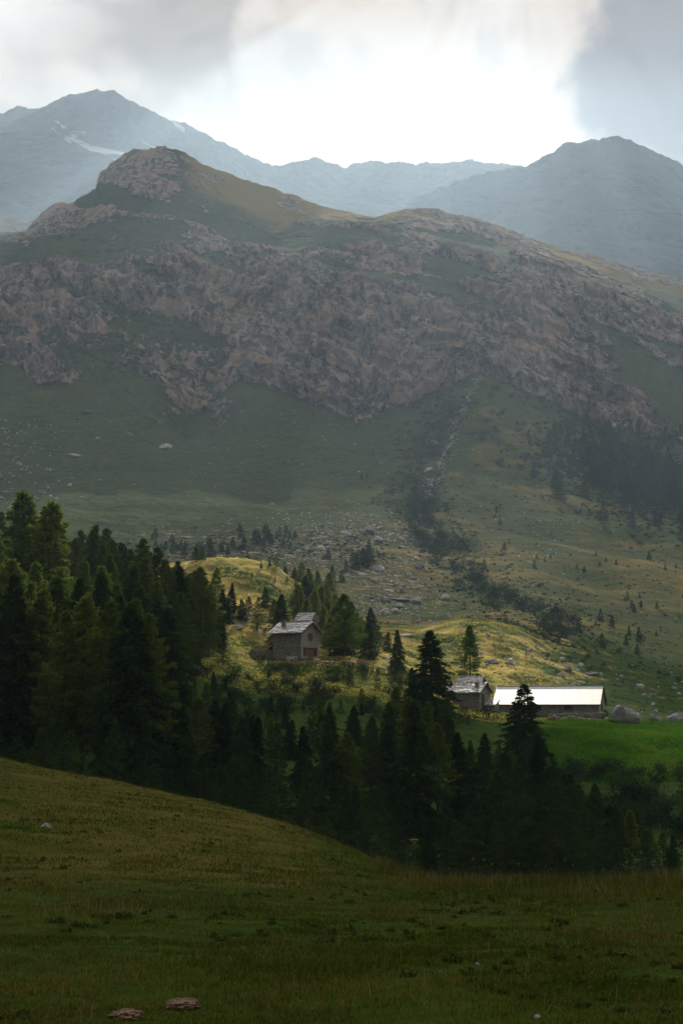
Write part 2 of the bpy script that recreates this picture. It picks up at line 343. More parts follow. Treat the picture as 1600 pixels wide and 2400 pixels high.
rows_Y.append(Yk[-1]); rows_Z.append(Zk[-1]); tt.append(len(LINES) - 1.0)
GY = np.array(rows_Y); GZ = np.array(rows_Z); tt = np.array(tt); GU = np.broadcast_to(cs, GY.shape); GX = GU * (GY + OFF)
T = np.broadcast_to(tt[:, None], GY.shape)
PX, PY = to_px(GX, np.maximum(GY, 1.0), GZ)      # where each point stands in the photograph, for laying out rock, scree and snow
def window(x, a, b, c, d): return sstep(x, a, b) * (1 - sstep(x, c, d))
# relief
i0 = int(np.searchsorted(tt, 14.5))
far = sstep(T, 15, 17)
n1 = fbm(GX / 9, GY / 9, GZ / 9, 4)
GZ = GZ + n1 * (0.10 + 0.35 * window(T, 1.5, 5.5, 6, 7) * 0.4 + 1.1 * window(T, 6, 7.5, 15, 17))
GZ = GZ + 0.10 * fbm(GX / 1.6, GY / 1.6, GZ / 9, 3) * (T < 8)
GZ = GZ + far * 7 * fbm(GX / 60, GY / 60, GZ / 60, 4) * (1 - 0.6 * sstep(T, 23, 24))
cl = np.zeros_like(GZ); rk = np.zeros_like(GZ)
j0 = int(np.searchsorted(tt, 17.5))
x, y, z, t = GX[j0:], GY[j0:], GZ[j0:], T[j0:]; px, py = PX[j0:], PY[j0:]
ca, sa = math.cos(R(32)), math.sin(R(32))
a = x * ca - z * sa; b = x * sa + z * ca                     # strata run down to the right
w1 = fbm(x / 140, y / 140, z / 140, 3)
big = fbm(a / 95 + w1, y / 120, b / 60, 4, True)
rib = fbm(x / 22 + 1.5 * w1, y / 60, z / 60, 4, True)
strat = fbm(a / 60, y / 60, b / 14 + w1, 4, True)
fine = fbm(x / 7, y / 7, z / 9, 3, True)
def blocks(qx, qy, qz, seed):
    r_ = np.random.default_rng(seed); J = r_.uniform(0, 1, (4096, 3)).astype(np.float32); Hh = r_.uniform(-1, 1, 4096).astype(np.float32); Tt = r_.normal(0, 0.55, (4096, 3)).astype(np.float32)
    ix, iy, iz = (np.floor(v).astype(np.int64) for v in (qx, qy, qz)); best = np.full(qx.shape, 9.0, np.float32); val = np.zeros(qx.shape, np.float32)
    for dx in (-1, 0, 1):
        for dy in (-1, 0, 1):
            for dz in (-1, 0, 1):
                k = ((ix + dx) * 73856093 ^ (iy + dy) * 19349663 ^ (iz + dz) * 83492791) & 4095
                ex = qx - (ix + dx + J[k, 0]); ey = qy - (iy + dy + J[k, 1]); ez = qz - (iz + dz + J[k, 2]); d_ = ex * ex + ey * ey + ez * ez
                m = d_ < best; best = np.where(m, d_, best); val = np.where(m, Hh[k] + Tt[k, 0] * ex + Tt[k, 1] * ey + Tt[k, 2] * ez, val)
    return val
wx = 0.5 * fbm(x / 25, y / 25, z / 25, 3); wz = 0.5 * fbm(x / 25 + 9, y / 25, z / 25, 3)
blk = 7.5 * blocks(a / 52 + wx, y / 60, b / 24 + wz, 1) + 4.2 * blocks(a / 21 + wx, y / 26, b / 13 + wz, 2) + 1.9 * blocks(a / 8 + wx, y / 10, b / 6 + wz, 3)
def bench(P, k, am):
    q = (b + 9 * am * fbm(x / 50 + k, y / 50, z / 50, 3)) / P + 0.8 * fbm(x / 30 + k, y / 80, z / 18, 3); f_ = q - np.floor(q)
    return P * (np.where(f_ < 0.25, f_ / 0.25, 1.0) - f_)
terr = 0.75 * bench(46, 2.0, 1.6) + 0.8 * bench(15, 7.0, 0.8)
leftw = 1 - sstep(px, 350, 650)
band = window(t, 18.92, 19.15, 21.6, 22.6) * (1 - 0.35 * sstep(t, 20.9, 21.4))
peak = window(px, 60, 130, 330, 520) * window(t, 22.3, 22.9, 24.1, 24.4) * 0.9
topr = window(px, 900, 980, 1500, 1700) * window(t, 21.6, 22.2, 23.8, 24.1) * 0.85
grn = fbm(a / 170, y / 150, b / 36, 4)                           # grassy ramps along the strata
outc = np.exp(-(((px - 440) / 75) ** 2 + ((py - 940) / 60) ** 2)) + 0.9 * np.exp(-(((px - 370) / 50) ** 2 + ((py - 985) / 32) ** 2))
upper = window(t, 21.2, 21.8, 23.9, 24.2) * np.clip(0.58 + 1.1 * fbm(a / 70, y / 90, b / 30 + 3, 4), 0, 1)
rk_ = np.clip(np.maximum.reduce([band, peak, topr, upper, np.clip(outc * 1.4, 0, 1)]), 0, 1)
rk_ = rk_ * (0.98 + 0.12 * strat) - 1.25 * (1 - 0.35 * window(t, 18.9, 19.2, 20.6, 21.4) * (1 - sstep(px, 900, 1300))) * sstep(grn, -0.02, 0.13) * (1 - 0.4 * np.clip(outc, 0, 1)) * rk_
rk_ = np.clip(rk_ + 0.28 * (big) * band - np.clip(0.42 + 1.3 * fbm(a / 75 + 5, y / 90, b / 20, 4), 0, 1) * window(px + 90 * w1, 330, 560, 820, 960) * window(t, 22.2, 23.0, 25, 26) - 0.5 * window(px, -300, -100, 330, 420) * window(t, 21.2, 21.5, 22.0, 22.5), 0, 1)
# pale torrent bed
bx = 1120 - (py - 880) * 0.42
bed = np.exp(-((px - bx) / 7) ** 2) * window(py, 870, 930, 1120, 1300)
rk_ = np.clip(rk_ + 0.40 * bed, 0, 1)
rk[j0:] = rk_
dsp = (1 - 0.5 * sstep(t, 21.5, 23)) * rk_ * (7 * (big - 0.25) + (6 * leftw + 1) * (rib - 0.3) + 0.25 * terr + 0.8 * blk + 0.8 * (fine - 0.2) + 0.5 * fbm(x / 3.2, y / 3.2, z / 6, 2, True)) + (1 - rk_) * 1.2 * fine * sstep(t, 19, 20)
edge = 1 - 0.72 * sstep(t, 23.0, 23.9)
GY = GY.copy(); GY[j0:] = y - dsp * edge * 0.8; GZ[j0:] = z + 0.42 * dsp * edge + 3.0 * (fbm(x / 18, y / 18, z / 18, 3, True) - 0.3) * sstep(t, 23.5, 24)
# grass takes the ledges, rock the steep faces
_V = np.stack([GU[j0:] * (GY[j0:] + OFF), GY[j0:], GZ[j0:]], -1); _n = np.cross(np.gradient(_V, axis=1), np.gradient(_V, axis=0)); _nz = np.abs(_n[..., 2]) / (np.linalg.norm(_n, axis=2) + 1e-9)
_nz = sum(np.roll(_nz, (i_, j_), (0, 1)) for i_ in (-1, 0, 1) for j_ in (-1, 0, 1)) / 9
print('NZ', np.percentile(_nz[rk_ > .5], (10, 30, 50, 70, 90)))
rk[j0:] = np.clip(rk_ * (1.18 - 0.95 * sstep(_nz, 0.66, 0.90) * (1 - 0.5 * sstep(t, 21.6, 22.4))), 0, 1)
# scree and small rock
scree = np.clip(window(PY, 1160, 1260, 1400, 1520) * window(PX, 200, 400, 980, 1150) + 0.6 * window(PX, -300, -100, 60, 220) * window(PY, 960, 1050, 1250, 1330), 0, 1)
rk = np.clip(rk + scree * (T > 14.8) * 0.30 + 0.12 * (T > 14.8) * (T < 19), 0, 1)
rk = rk + (T > 6) * (T < 15) * 0.16 * sstep(fbm(GX / 6, GY / 6, GZ / 6, 4), 0.0, 0.5)
rk = rk + window(T, 11, 12.3, 13.6, 14) * 0.42 * sstep(fbm(GX / 5 + 7, GY / 5, GZ / 1.2, 4), 0.10, 0.34)
GZ = GZ + window(T, 9.5, 11.5, 14, 15) * 0.55 * fbm(GX / 4 + 3, GY / 3, GZ / 5, 3, True)
dryA = 0.20 + 0.30 * fbm(GX / 90, GY / 90, GZ / 90, 3)
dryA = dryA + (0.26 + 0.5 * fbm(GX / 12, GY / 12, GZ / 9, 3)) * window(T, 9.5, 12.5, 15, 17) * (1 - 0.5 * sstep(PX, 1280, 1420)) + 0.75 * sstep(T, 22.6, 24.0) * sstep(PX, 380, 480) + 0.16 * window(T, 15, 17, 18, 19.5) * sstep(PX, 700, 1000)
dryA = dryA - 0.6 * window(T, 8, 8.8, 9.8, 10.8) * sstep(PX, 1150, 1280)
dryA = dryA + 0.5 * window(T, 3, 4, 5.2, 5.6) * window(PX, -400, 200, 650, 900)
lush = window(T, 8.2, 8.6, 9.9, 10.4) * sstep(PX, 1130, 1300)
lush = lush * (0.75 + 0.9 * fbm(GX / 7, GY / 7, GZ / 7, 4))
GX = GU * (GY + OFF)
A_rock, A_dry = rk, np.clip(dryA, 0, 1)
def gz(X, Y):
    """terrain height under a world point"""
    u = X / (Y + OFF); c = np.clip(np.interp(u, cs, np.arange(nU)), 0, nU - 1.001); i = int(c); f = c - i
    o = []
    for q in (i, i + 1):
        o.append(np.interp(Y, np.maximum.accumulate(GY[:, q]), GZ[:, q]))
    return o[0] * (1 - f) + o[1] * f
def hit(px, py, Y0=4.0, Y1=1900.0):
    """first terrain point the photo's pixel (px, py) shows beyond Y0"""
    dx, dy, dz = ray(px, py); Ys = np.exp(np.linspace(math.log(Y0), math.log(Y1), 500))
    u = (dx / dy * Ys) / (Ys + OFF); c = np.clip(np.interp(u, cs, np.arange(nU)), 0, nU - 1).astype(int)
    prev = None
    for Y, q in zip(Ys, c):
        Zg = np.interp(Y, GY[:, q], GZ[:, q]); d = Zg - dz / dy * Y
        if d > 0:
            if prev is not None:
                s = prev[1] / (prev[1] - d); Y = prev[0] + (Y - prev[0]) * s
            X = dx / dy * Y
            return X, Y, gz(X, Y)
        prev = (Y, d)
    return None
def grid_faces(nr, nc):
    i = np.arange(nr - 1)[:, None] * nc + np.arange(nc - 1)[None, :]
    return np.stack([i, i + 1, i + nc + 1, i + nc], -1).reshape(-1, 4)
M_MEADOW = mat_ground('meadow_turf', (0.032, 0.052, 0.005), (0.098, 0.080, 0.017), (0.10, 0.08, 0.06), (0.2, 0.17, 0.14), 3.0, 0.5, 0.06, 0.08)
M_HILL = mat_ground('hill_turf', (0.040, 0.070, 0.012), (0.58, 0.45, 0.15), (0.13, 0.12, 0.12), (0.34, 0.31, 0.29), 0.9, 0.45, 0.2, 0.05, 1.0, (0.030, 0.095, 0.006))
M_MOUNT = mat_ground('alpine_slope', (0.058, 0.078, 0.024), (0.30, 0.22, 0.065), (0.115, 0.10, 0.10), (0.58, 0.455, 0.375), 0.22, 1.0, 4.0, 0.012, 1.7)
def sheet(name, t0, t1, mat):
    a = int(np.searchsorted(tt, t0)); b = int(np.searchsorted(tt, t1)) + 1
    V = np.stack([GX[a:b], GY[a:b], GZ[a:b]], -1).reshape(-1, 3)
    o = mesh_np(name, V, grid_faces(b - a, nU), mat, smooth=True, attrs={'rock': A_rock[a:b], 'dry': A_dry[a:b], 'snow': lush[a:b]})
    o['kind'] = 'structure'; return o
sheet('meadow', 0, 6, M_MEADOW)
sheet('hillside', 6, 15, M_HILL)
sheet('mountain_slope', 15, len(LINES) - 1, M_MOUNT)

# far mountains: crest, mid and foot lines, lofted and broken up
def far_mesh(name, crest, Yc, mids, kind_mat, amp, seed, snowf=None, ext=(-0.75, 0.75), n=900):
    u = np.linspace(ext[0], ext[1], n)
    Ls = []
    for Y, pts in [(Yc + 180, [(p[0], p[1] + 150) for p in crest]), (Yc, crest)] + mids:
        P = sorted([(lambda q: (q[0] / q[1], q[1], q[2]))(at(p[0], p[1], Y)) for p in pts]); uu_ = [p[0] for p in P]
        Ls.append((np.full(n, float(Y)), np.interp(u, uu_, [p[2] for p in P])))
    YY = np.array([l[0] for l in Ls]); ZZ = np.array([l[1] for l in Ls]); mZ_, mY_ = pchip(ZZ), pchip(YY)
    ys = []; zs = []; ts = []
    for k in range(len(Ls) - 1):
        m = 16 if k == 0 else 130
        for j in range(m + (k == len(Ls) - 2)):
            s = j / m; h = (2 * s**3 - 3 * s**2 + 1, s**3 - 2 * s**2 + s, -2 * s**3 + 3 * s**2, s**3 - s**2)
            a_ = ZZ[2] - ZZ[1] if k == 1 else mZ_[k]
            ys.append(h[0] * YY[k] + h[1] * mY_[k] + h[2] * YY[k + 1] + h[3] * mY_[k + 1]); zs.append(h[0] * ZZ[k] + h[1] * a_ + h[2] * ZZ[k + 1] + h[3] * mZ_[k + 1]); ts.append(k + s)
    Yg = np.array(ys); Zg = np.array(zs); Ug = np.broadcast_to(u, Yg.shape); Xg = Ug * Yg; Tg = np.broadcast_to(np.array(ts)[:, None], Yg.shape)
    pxg, pyg = to_px(Xg, Yg, Zg)
    w = fbm(Xg / 400 + seed, Yg / 400, Zg / 400, 3)
    d = fbm(Xg / 170 + w + seed, Yg / 300, Zg / 260, 5, True) * amp + fbm(Xg / 40, Yg / 60, Zg / 50 + seed, 3, True) * amp * 0.22
    cr = np.exp(-((Tg - 1) / 0.30) ** 2)
    Y0_ = Yg; Yg = Yg - d * 1.1; Zg = Zg * Yg / Y0_ + 0.06 * d * (1 - cr) * sstep(Tg, 1.3, 2) + np.exp(-((Tg - 1) / 0.12) ** 2) * (0.085 * amp * fbm(Xg / 30, Yg / 200, seed + 0 * Zg, 4, True, 0.6))
    sn = snowf(pxg, pyg, Xg, Zg) if snowf else np.zeros_like(Zg)
    gr = sstep(Tg, 2.3, 3.0) * 0.5
    V = np.stack([Ug * Yg, Yg, Zg], -1).reshape(-1, 3)
    o = mesh_np(name, V, grid_faces(Yg.shape[0], n), kind_mat, smooth=True, attrs={'rock': np.clip(1.0 - gr + 0.1 * w, 0, 1), 'dry': np.full(Zg.shape, 0.4), 'snow': sn})
    o['kind'] = 'structure'; return o
M_FAR = mat_ground('far_rock_hazed', (0.06, 0.08, 0.045), (0.13, 0.11, 0.05), (0.030, 0.036, 0.046), (0.075, 0.082, 0.095), 0.03, 0.8, 9.0, 0.004)  # rock colours blued and darkened, painting in haze and cloud shade
def seg(px, py, x0, y0, x1, y1, w0, w1):
    dx, dy = x1 - x0, y1 - y0; t = np.clip(((px - x0) * dx + (py - y0) * dy) / (dx * dx + dy * dy), 0, 1)
    d = np.hypot(px - x0 - t * dx, py - y0 - t * dy); return np.clip(1.5 - d / (w0 + (w1 - w0) * t), 0, 1)
def snow(px, py, X, Z):
    s = np.maximum.reduce([seg(px, py, 132, 283, 175, 320, 2.5, 4.5), seg(px, py, 155, 318, 215, 350, 4, 7), seg(px, py, 215, 350, 290, 366, 8, 8), seg(px, py, 250, 366, 272, 378, 5, 2), seg(px, py, 170, 308, 200, 311, 1.5, 2),
                           seg(px, py, 335, 334, 366, 347, 2.5, 3), seg(px, py, 398, 284, 430, 308, 3, 5), seg(px, py, 122, 300, 165, 335, 1, 2), seg(px, py, 555, 404, 570, 410, 2.5, 2.5)])
    return s
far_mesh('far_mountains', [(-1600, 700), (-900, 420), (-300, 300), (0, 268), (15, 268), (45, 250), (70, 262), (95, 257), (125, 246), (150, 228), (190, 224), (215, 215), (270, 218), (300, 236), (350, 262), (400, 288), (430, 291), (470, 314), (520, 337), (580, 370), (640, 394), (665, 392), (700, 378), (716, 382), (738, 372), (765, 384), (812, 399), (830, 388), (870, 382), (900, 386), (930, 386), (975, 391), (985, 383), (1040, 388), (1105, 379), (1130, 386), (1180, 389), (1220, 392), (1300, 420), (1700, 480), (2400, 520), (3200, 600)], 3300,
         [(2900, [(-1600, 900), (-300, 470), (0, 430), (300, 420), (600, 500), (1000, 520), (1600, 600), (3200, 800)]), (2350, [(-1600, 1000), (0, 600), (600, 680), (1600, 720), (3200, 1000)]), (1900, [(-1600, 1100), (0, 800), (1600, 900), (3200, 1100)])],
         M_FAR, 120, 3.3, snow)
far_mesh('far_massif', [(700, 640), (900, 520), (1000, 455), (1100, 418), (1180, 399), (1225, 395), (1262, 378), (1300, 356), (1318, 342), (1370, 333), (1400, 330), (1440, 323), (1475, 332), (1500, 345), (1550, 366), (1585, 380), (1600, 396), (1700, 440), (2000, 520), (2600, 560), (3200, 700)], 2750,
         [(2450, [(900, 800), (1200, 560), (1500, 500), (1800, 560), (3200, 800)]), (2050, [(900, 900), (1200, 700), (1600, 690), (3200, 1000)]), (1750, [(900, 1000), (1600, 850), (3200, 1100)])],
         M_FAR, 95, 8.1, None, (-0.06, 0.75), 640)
far_mesh('sunny_shoulder', [(-1600, 400), (-400, 455), (-100, 480), (0, 510), (40, 515), (75, 522), (140, 560), (300, 640)], 1900,
         [(1800, [(-1600, 500), (0, 545), (300, 700)]), (1650, [(-1600, 700), (0, 640), (300, 800)])],
         mat_ground('shoulder_turf', (0.10, 0.11, 0.04), (0.24, 0.19, 0.07), (0.1, 0.1, 0.1), (0.25, 0.23, 0.2), 0.1, 1.0, 3.0, 0.01), 12, 1.7, None, (-0.75, -0.14), 300)

# ------------------------------------------------------------------ unseen cloud blockers added above the frame, gaps shaped to drop sun pools
M_BLOCKER = mat_simple('blocker_grey', (0.55, 0.56, 0.58), (0.75, 0.75, 0.76), 0.004, 1.0, 0, 0.0)
def deck(name, h, x0, x1, y0, y1, cell, thick, lit, seed):
    """a lumpy unseen sun blocker; (x, y) are the ground points it shades, lifted along the sun's rays to height h"""
    nx = int((x1 - x0) / cell); ny = int((y1 - y0) / cell)
    gx, gy = np.meshgrid(np.linspace(x0, x1, nx), np.linspace(y0, y1, ny))
    k = h / SUN.z
    cx, cy = gx + SUN.x * k, gy + SUN.y * k
    nb = fbm(cx / 260 + seed, cy / 260, 0 * cx, 4); ed = np.minimum.reduce([gx - x0, x1 - gx, gy - y0, y1 - gy])
    lump = np.clip(ed / (cell * 8), 0.08, 1)
    th = thick * (0.6 + 0.5 * nb) * lump
    S = np.array(SUN) / SUN.z
    bot = np.stack([cx, cy, np.full_like(cx, h)], -1) + (0.35 * th * (nb))[..., None] * S
    top = bot + th[..., None] * S
    keep = lit(gx, gy) < 0.5
    c = keep[:-1, :-1] & keep[1:, :-1] & keep[:-1, 1:] & keep[1:, 1:]
    n0 = nx * ny; F_ = []
    for i, j in zip(*np.nonzero(c)):
        a_ = i * nx + j; q = (a_, a_ + 1, a_ + nx + 1, a_ + nx)
        F_.append((q[3], q[2], q[1], q[0])); F_.append(tuple(v + n0 for v in q))
        for di, dj, e in ((-1, 0, (0, 1)), (1, 0, (2, 3)), (0, 1, (1, 2)), (0, -1, (3, 0))):
            ii, jj = i + di, j + dj
            if not (0 <= ii < c.shape[0] and 0 <= jj < c.shape[1] and c[ii, jj]):
                p, r_ = q[e[0]], q[e[1]]; F_.append((p, r_, r_ + n0, p + n0))
    o = mesh_np(name, np.concatenate([bot.reshape(-1, 3), top.reshape(-1, 3)]), np.array(F_), M_BLOCKER, smooth=True)
    bm_clean(o); o['kind'] = 'structure'; return o
def bm_clean(o):
    import bmesh
    b = bmesh.new(); b.from_mesh(o.data); bmesh.ops.delete(b, geom=[v for v in b.verts if not v.link_faces], context='VERTS'); b.to_mesh(o.data); b.free()
def pools(gx, gy):
    wob = 6 * fbm(gx / 22, gy / 22, 0 * gx + 2.2, 3)
    def e(cx, cy, rx, ry, rot=0.0):
        c, s = math.cos(rot), math.sin(rot); dx, dy = gx - cx, gy - cy; a = (dx * c + dy * s) / rx; b = (-dx * s + dy * c) / ry
        return (np.sqrt(a * a + b * b) - 1) * min(rx, ry) + wob < 0
    r = e(-29, 247, 24, 20) | e(-10, 226, 23, 11) | e(7, 227, 16, 7) | e(50, 199, 13, 6) | e(27, 263, 16, 17) | e(9, 250, 10, 7) | e(32, 231, 19, 10) | e(-46, 134, 15, 13)
    return r.astype(float)
deck('sun_blocker', 1330, -420, 420, -260, 330, 7.5, 120, pools, 1.1)
_rg = sorted(at(p[0], p[1], 1480) for p in RIDGE); _kx, _ky = SUN.x / SUN.z, SUN.y / SUN.z
_rx = [p[0] - p[2] * _kx for p in _rg]; _ry = [p[1] - p[2] * _ky for p in _rg]      # the ridge carried down the sun's rays to the valley floor
deck('sun_blocker', 2620, -900, 900, 300, 760, 4, 30, lambda gx, gy: ((fbm(gx / 4.6, gy / 4.6, 0 * gx + 5, 2) > 0.24) | (gy > np.interp(gx, _rx, _ry) - 45 + 25 * fbm(gx / 60, gy / 60, 0 * gx, 3))).astype(float), 5.1)
#@@OBJ0
# ------------------------------------------------------------------ conifers
M_SPRUCE = mat_leaf('spruce_needles', (0.018, 0.044, 0.014), (0.050, 0.090, 0.025), 0.35)
M_LARCH = mat_leaf('larch_needles', (0.050, 0.095, 0.012), (0.155, 0.200, 0.030), 0.58)
M_BUSH = mat_leaf('bush_leaves', (0.018, 0.040, 0.014), (0.040, 0.070, 0.024), 0.25)
M_BARK = mat_simple('bark', (0.045, 0.035, 0.028), (0.10, 0.08, 0.065), 6, 0.95, 0.6, 0.1, stretch=(1, 1, 0.2))
def conifer_data(name, kind, seed, n_leaf=9000, big=1.0):
    """unit-height conifer: returns (trunk mesh, crown mesh). kind: spruce, larch, young"""
    r = np.random.default_rng(seed)
    rad = {'spruce': 0.27, 'larch': 0.25, 'young': 0.30}[kind] * r.uniform(0.85, 1.15)
    base = {'spruce': 0.06, 'larch': 0.20, 'young': 0.02}[kind] * r.uniform(0.8, 1.2)
    bend = r.normal(0, 0.012, 2)
    def axis(z): return np.stack([bend[0] * np.sin(z * 3), bend[1] * np.sin(z * 2.3 + 1), z], -1)
    tr = MB(); zz = np.linspace(-0.06, 0.985, 12); ax = axis(zz)
    for i in range(11):
        tr.tube(ax[i], ax[i + 1], 0.0135 * (1.02 - zz[i]) + 0.001, 0.0135 * (1.02 - zz[i + 1]) + 0.001, 7, False)
    nb = {'spruce': 150, 'larch': 110, 'young': 90}[kind]
    V = []; per = n_leaf // nb
    lob = r.uniform(0, 6.28, 3)
    for b in range(nb):
        z = base + (1 - base) * (b + r.uniform(0, 1)) / nb
        tz = (z - base) / (1 - base); az = b * 2.399 + r.uniform(-0.5, 0.5)
        shape = (1 - tz) ** (0.82 if kind != 'larch' else 0.70) * (0.35 + 0.65 * min(1, tz * 5 + 0.3 if kind != 'larch' else tz * 3.2 + 0.25))
        L = rad * shape * r.uniform(0.62, 1.18) * (1 + 0.16 * math.sin(az + lob[0]) + 0.10 * math.sin(2 * az + lob[1] + 6 * z)) + 0.012
        if r.random() < (0.10 if kind != 'larch' else 0.16): continue
        rise = {'spruce': -0.28, 'larch': 0.05, 'young': 0.10}[kind] + 0.55 * tz + r.uniform(-0.12, 0.12)
        d = np.array([math.cos(az), math.sin(az), rise]); d /= np.linalg.norm(d)
        o = axis(np.array(z))
        droop = L * (0.25 if kind == 'spruce' else 0.12)
        e = o + d * L; e[2] += 0
        if L > 0.05: tr.tube(o, o + d * L * 0.85 + np.array([0, 0, -droop * 0.4]), 0.0032, 0.0008, 3, False)
        m = max(6, int(per * (0.3 + 1.5 * L / rad)))
        s = r.uniform(0.12, 1.0, m) ** 0.75
        P = o + d * (s * L)[:, None]
        side = np.array([-math.sin(az), math.cos(az), 0])
        wd = L * 0.30 * (1.05 - s) + 0.008
        lat = r.normal(0, 0.62, m) * wd
        P += side * lat[:, None]
        P[:, 2] += -droop * s ** 2 - np.abs(lat) * 0.35 - np.abs(r.normal(0, 0.014, m))
        ln = r.uniform(0.010, 0.026, m) * (1.25 if kind == 'spruce' else 1.0) * big
        dirv = d * 0.8 + side * (np.sign(lat) * 0.8)[:, None] + r.normal(0, 0.5, (m, 3)); dirv[:, 2] -= 0.35 if kind == 'spruce' else 0.1
        dirv /= np.linalg.norm(dirv, axis=1)[:, None]
        wv = np.cross(dirv, r.normal(0, 1, (m, 3))); wv /= np.linalg.norm(wv, axis=1)[:, None] + 1e-9
        wv *= (ln * r.uniform(0.16, 0.34, m))[:, None]
        V.append(np.stack([P - wv, P + wv, P + dirv * ln[:, None]], 1))
    m = per * 2                                                     # leader
    P = axis(r.uniform(0.93, 1.0, m)); dirv = r.normal(0, 1, (m, 3)); dirv[:, 2] = np.abs(dirv[:, 2]) + 0.3; dirv /= np.linalg.norm(dirv, axis=1)[:, None]
    wv = np.cross(dirv, r.normal(0, 1, (m, 3))) * 0.002; V.append(np.stack([P - wv, P + wv, P + dirv * 0.014], 1))
    V = np.concatenate(V); n = len(V)
    crown = mesh_np('crown', V.reshape(-1, 3), np.arange(n * 3).reshape(-1, 3), M_LARCH if kind == 'larch' else M_SPRUCE, link=False)
    trunk = bpy.data.meshes.new('trunk'); trunk.from_pydata(tr.v, [], tr.f); trunk.materials.append(M_BARK); trunk.update()
    return trunk, crown
PROTO = {'spruce': [conifer_data('s', 'spruce', 10 + i, 15000) for i in range(5)], 'larch': [conifer_data('l', 'larch', 30 + i, 12000) for i in range(5)],
         'young': [conifer_data('y', 'young', 50 + i, 7000) for i in range(4)], 'tiny': [conifer_data('t', 'young', 70 + i, 1400, 3.2) for i in range(4)]}
KNAME = {'spruce': 'spruce_tree', 'larch': 'larch_tree', 'young': 'young_spruce', 'tiny': 'mountain_conifer'}
KCAT = {'spruce': 'spruce', 'larch': 'larch', 'young': 'young spruce', 'tiny': 'conifer'}
N_TREE = 0
def tree(kind, X, Y, height, label, group=None, width=1.0, sink=0.0):
    global N_TREE
    N_TREE += 1
    tr, cr = PROTO[kind][random.randrange(len(PROTO[kind]))]
    Z = gz(X, Y) - sink
    o = empty(KNAME[kind], (X, Y, Z), random.uniform(0, 6.28)); o.scale = (height * width, height * width, height)
    tag(o, label, KCAT[kind], group)
    for nm, me in (('trunk', tr), ('crown', cr)):
        c = bpy.data.objects.new(nm, me); COL.objects.link(c); c.parent = o
    return o
def tree_px(kind, px, top, Y, label, group=None, width=1.0):
    X, _, Zt = at(px, top, Y); g = gz(X, Y)
    return tree(kind, X, Y, max(1.5, Zt - g), label, group, width)

# trees one can tell apart
for a in [
    ('spruce', 1005, 1478, 188, 'dense tall dark spruce in the middle, left of the small slate roofed house', 1.5),
    ('larch', 1100, 1466, 249, 'slender larch rising just behind the small slate roofed house', 1.1),
    ('spruce', 1228, 1604, 170, 'spruce whose pointed top stands against the white metal roof', 1.5),
    ('larch', 55, 1152, 172, 'tallest larch, with its top highest at the left edge of the wood', 1.15),
    ('larch', 126, 1176, 168, 'broad pale larch, second tallest crown of the left wood', 1.25),
    ('larch', 806, 1392, 240, 'full green larch right of the two storey stone hut', 1.4),
    ('spruce', 866, 1450, 246, 'spruce between the larch by the hut and the big middle spruce', 1.2),
    ('spruce', 930, 1476, 240, 'narrow spruce just left of the big middle spruce, behind the fence end', 1.1),
    ('young', 818, 1556, 214, 'small dark spruce below the rail fence of the hut', 1.0),
    ('young', 884, 1564, 216, 'small pointed spruce on the bank below the fence end', 1.0),
    ('young', 524, 1478, 222, 'small round topped spruce on the bright grass left of the hut', 1.1),
    ('spruce', 612, 1318, 296, 'dark spruce on the sunlit knoll above the hut', 0.95),
    ('larch', 648, 1300, 300, 'pale larch on top of the knoll behind the dark spruce', 1.0),
    ('spruce', 660, 1392, 256, 'spruce directly behind the left end of the hut roof', 1.25),
    ('spruce', 545, 1366, 268, 'small dark spruce alone in the middle of the sunlit knoll', 1.1),
    ('larch', 508, 1330, 262, 'larch at the left side of the sunlit knoll grass', 1.15),
    ('young', 580, 1288, 318, 'slender young conifer on the skyline of the sunlit knoll', 0.9),
    ('young', 605, 1400, 262, 'low bushy spruce under the knoll left of the hut roof', 1.3),
    ('young', 472, 1768, 98, 'young spruce standing alone beyond the lower meadow edge', 0.85),
    ('young', 724, 1784, 92, 'pale green young spruce lit at the foot of the dark gully', 1.0),
    ('young', 345, 1700, 104, 'young spruce at the meadow edge, first left of the lone one', 0.8),
    ('young', 270, 1690, 106, 'wide young spruce at the meadow edge in the dark wood', 1.0),
    ('young', 140, 1668, 110, 'young spruce above the left part of the meadow crest', 0.8),
    ('young', 1308, 1488, 330, 'small conifer on the dark slope right of the sunlit bank', 1.0),
    ('young', 1232, 1525, 285, 'tiny spruce in the sunlit grass above the metal roof', 0.9),
]:
    tree_px(*a[:5], None, a[5])
def prof(P, x): return np.interp(x, [p[0] for p in P], [p[1] for p in P])
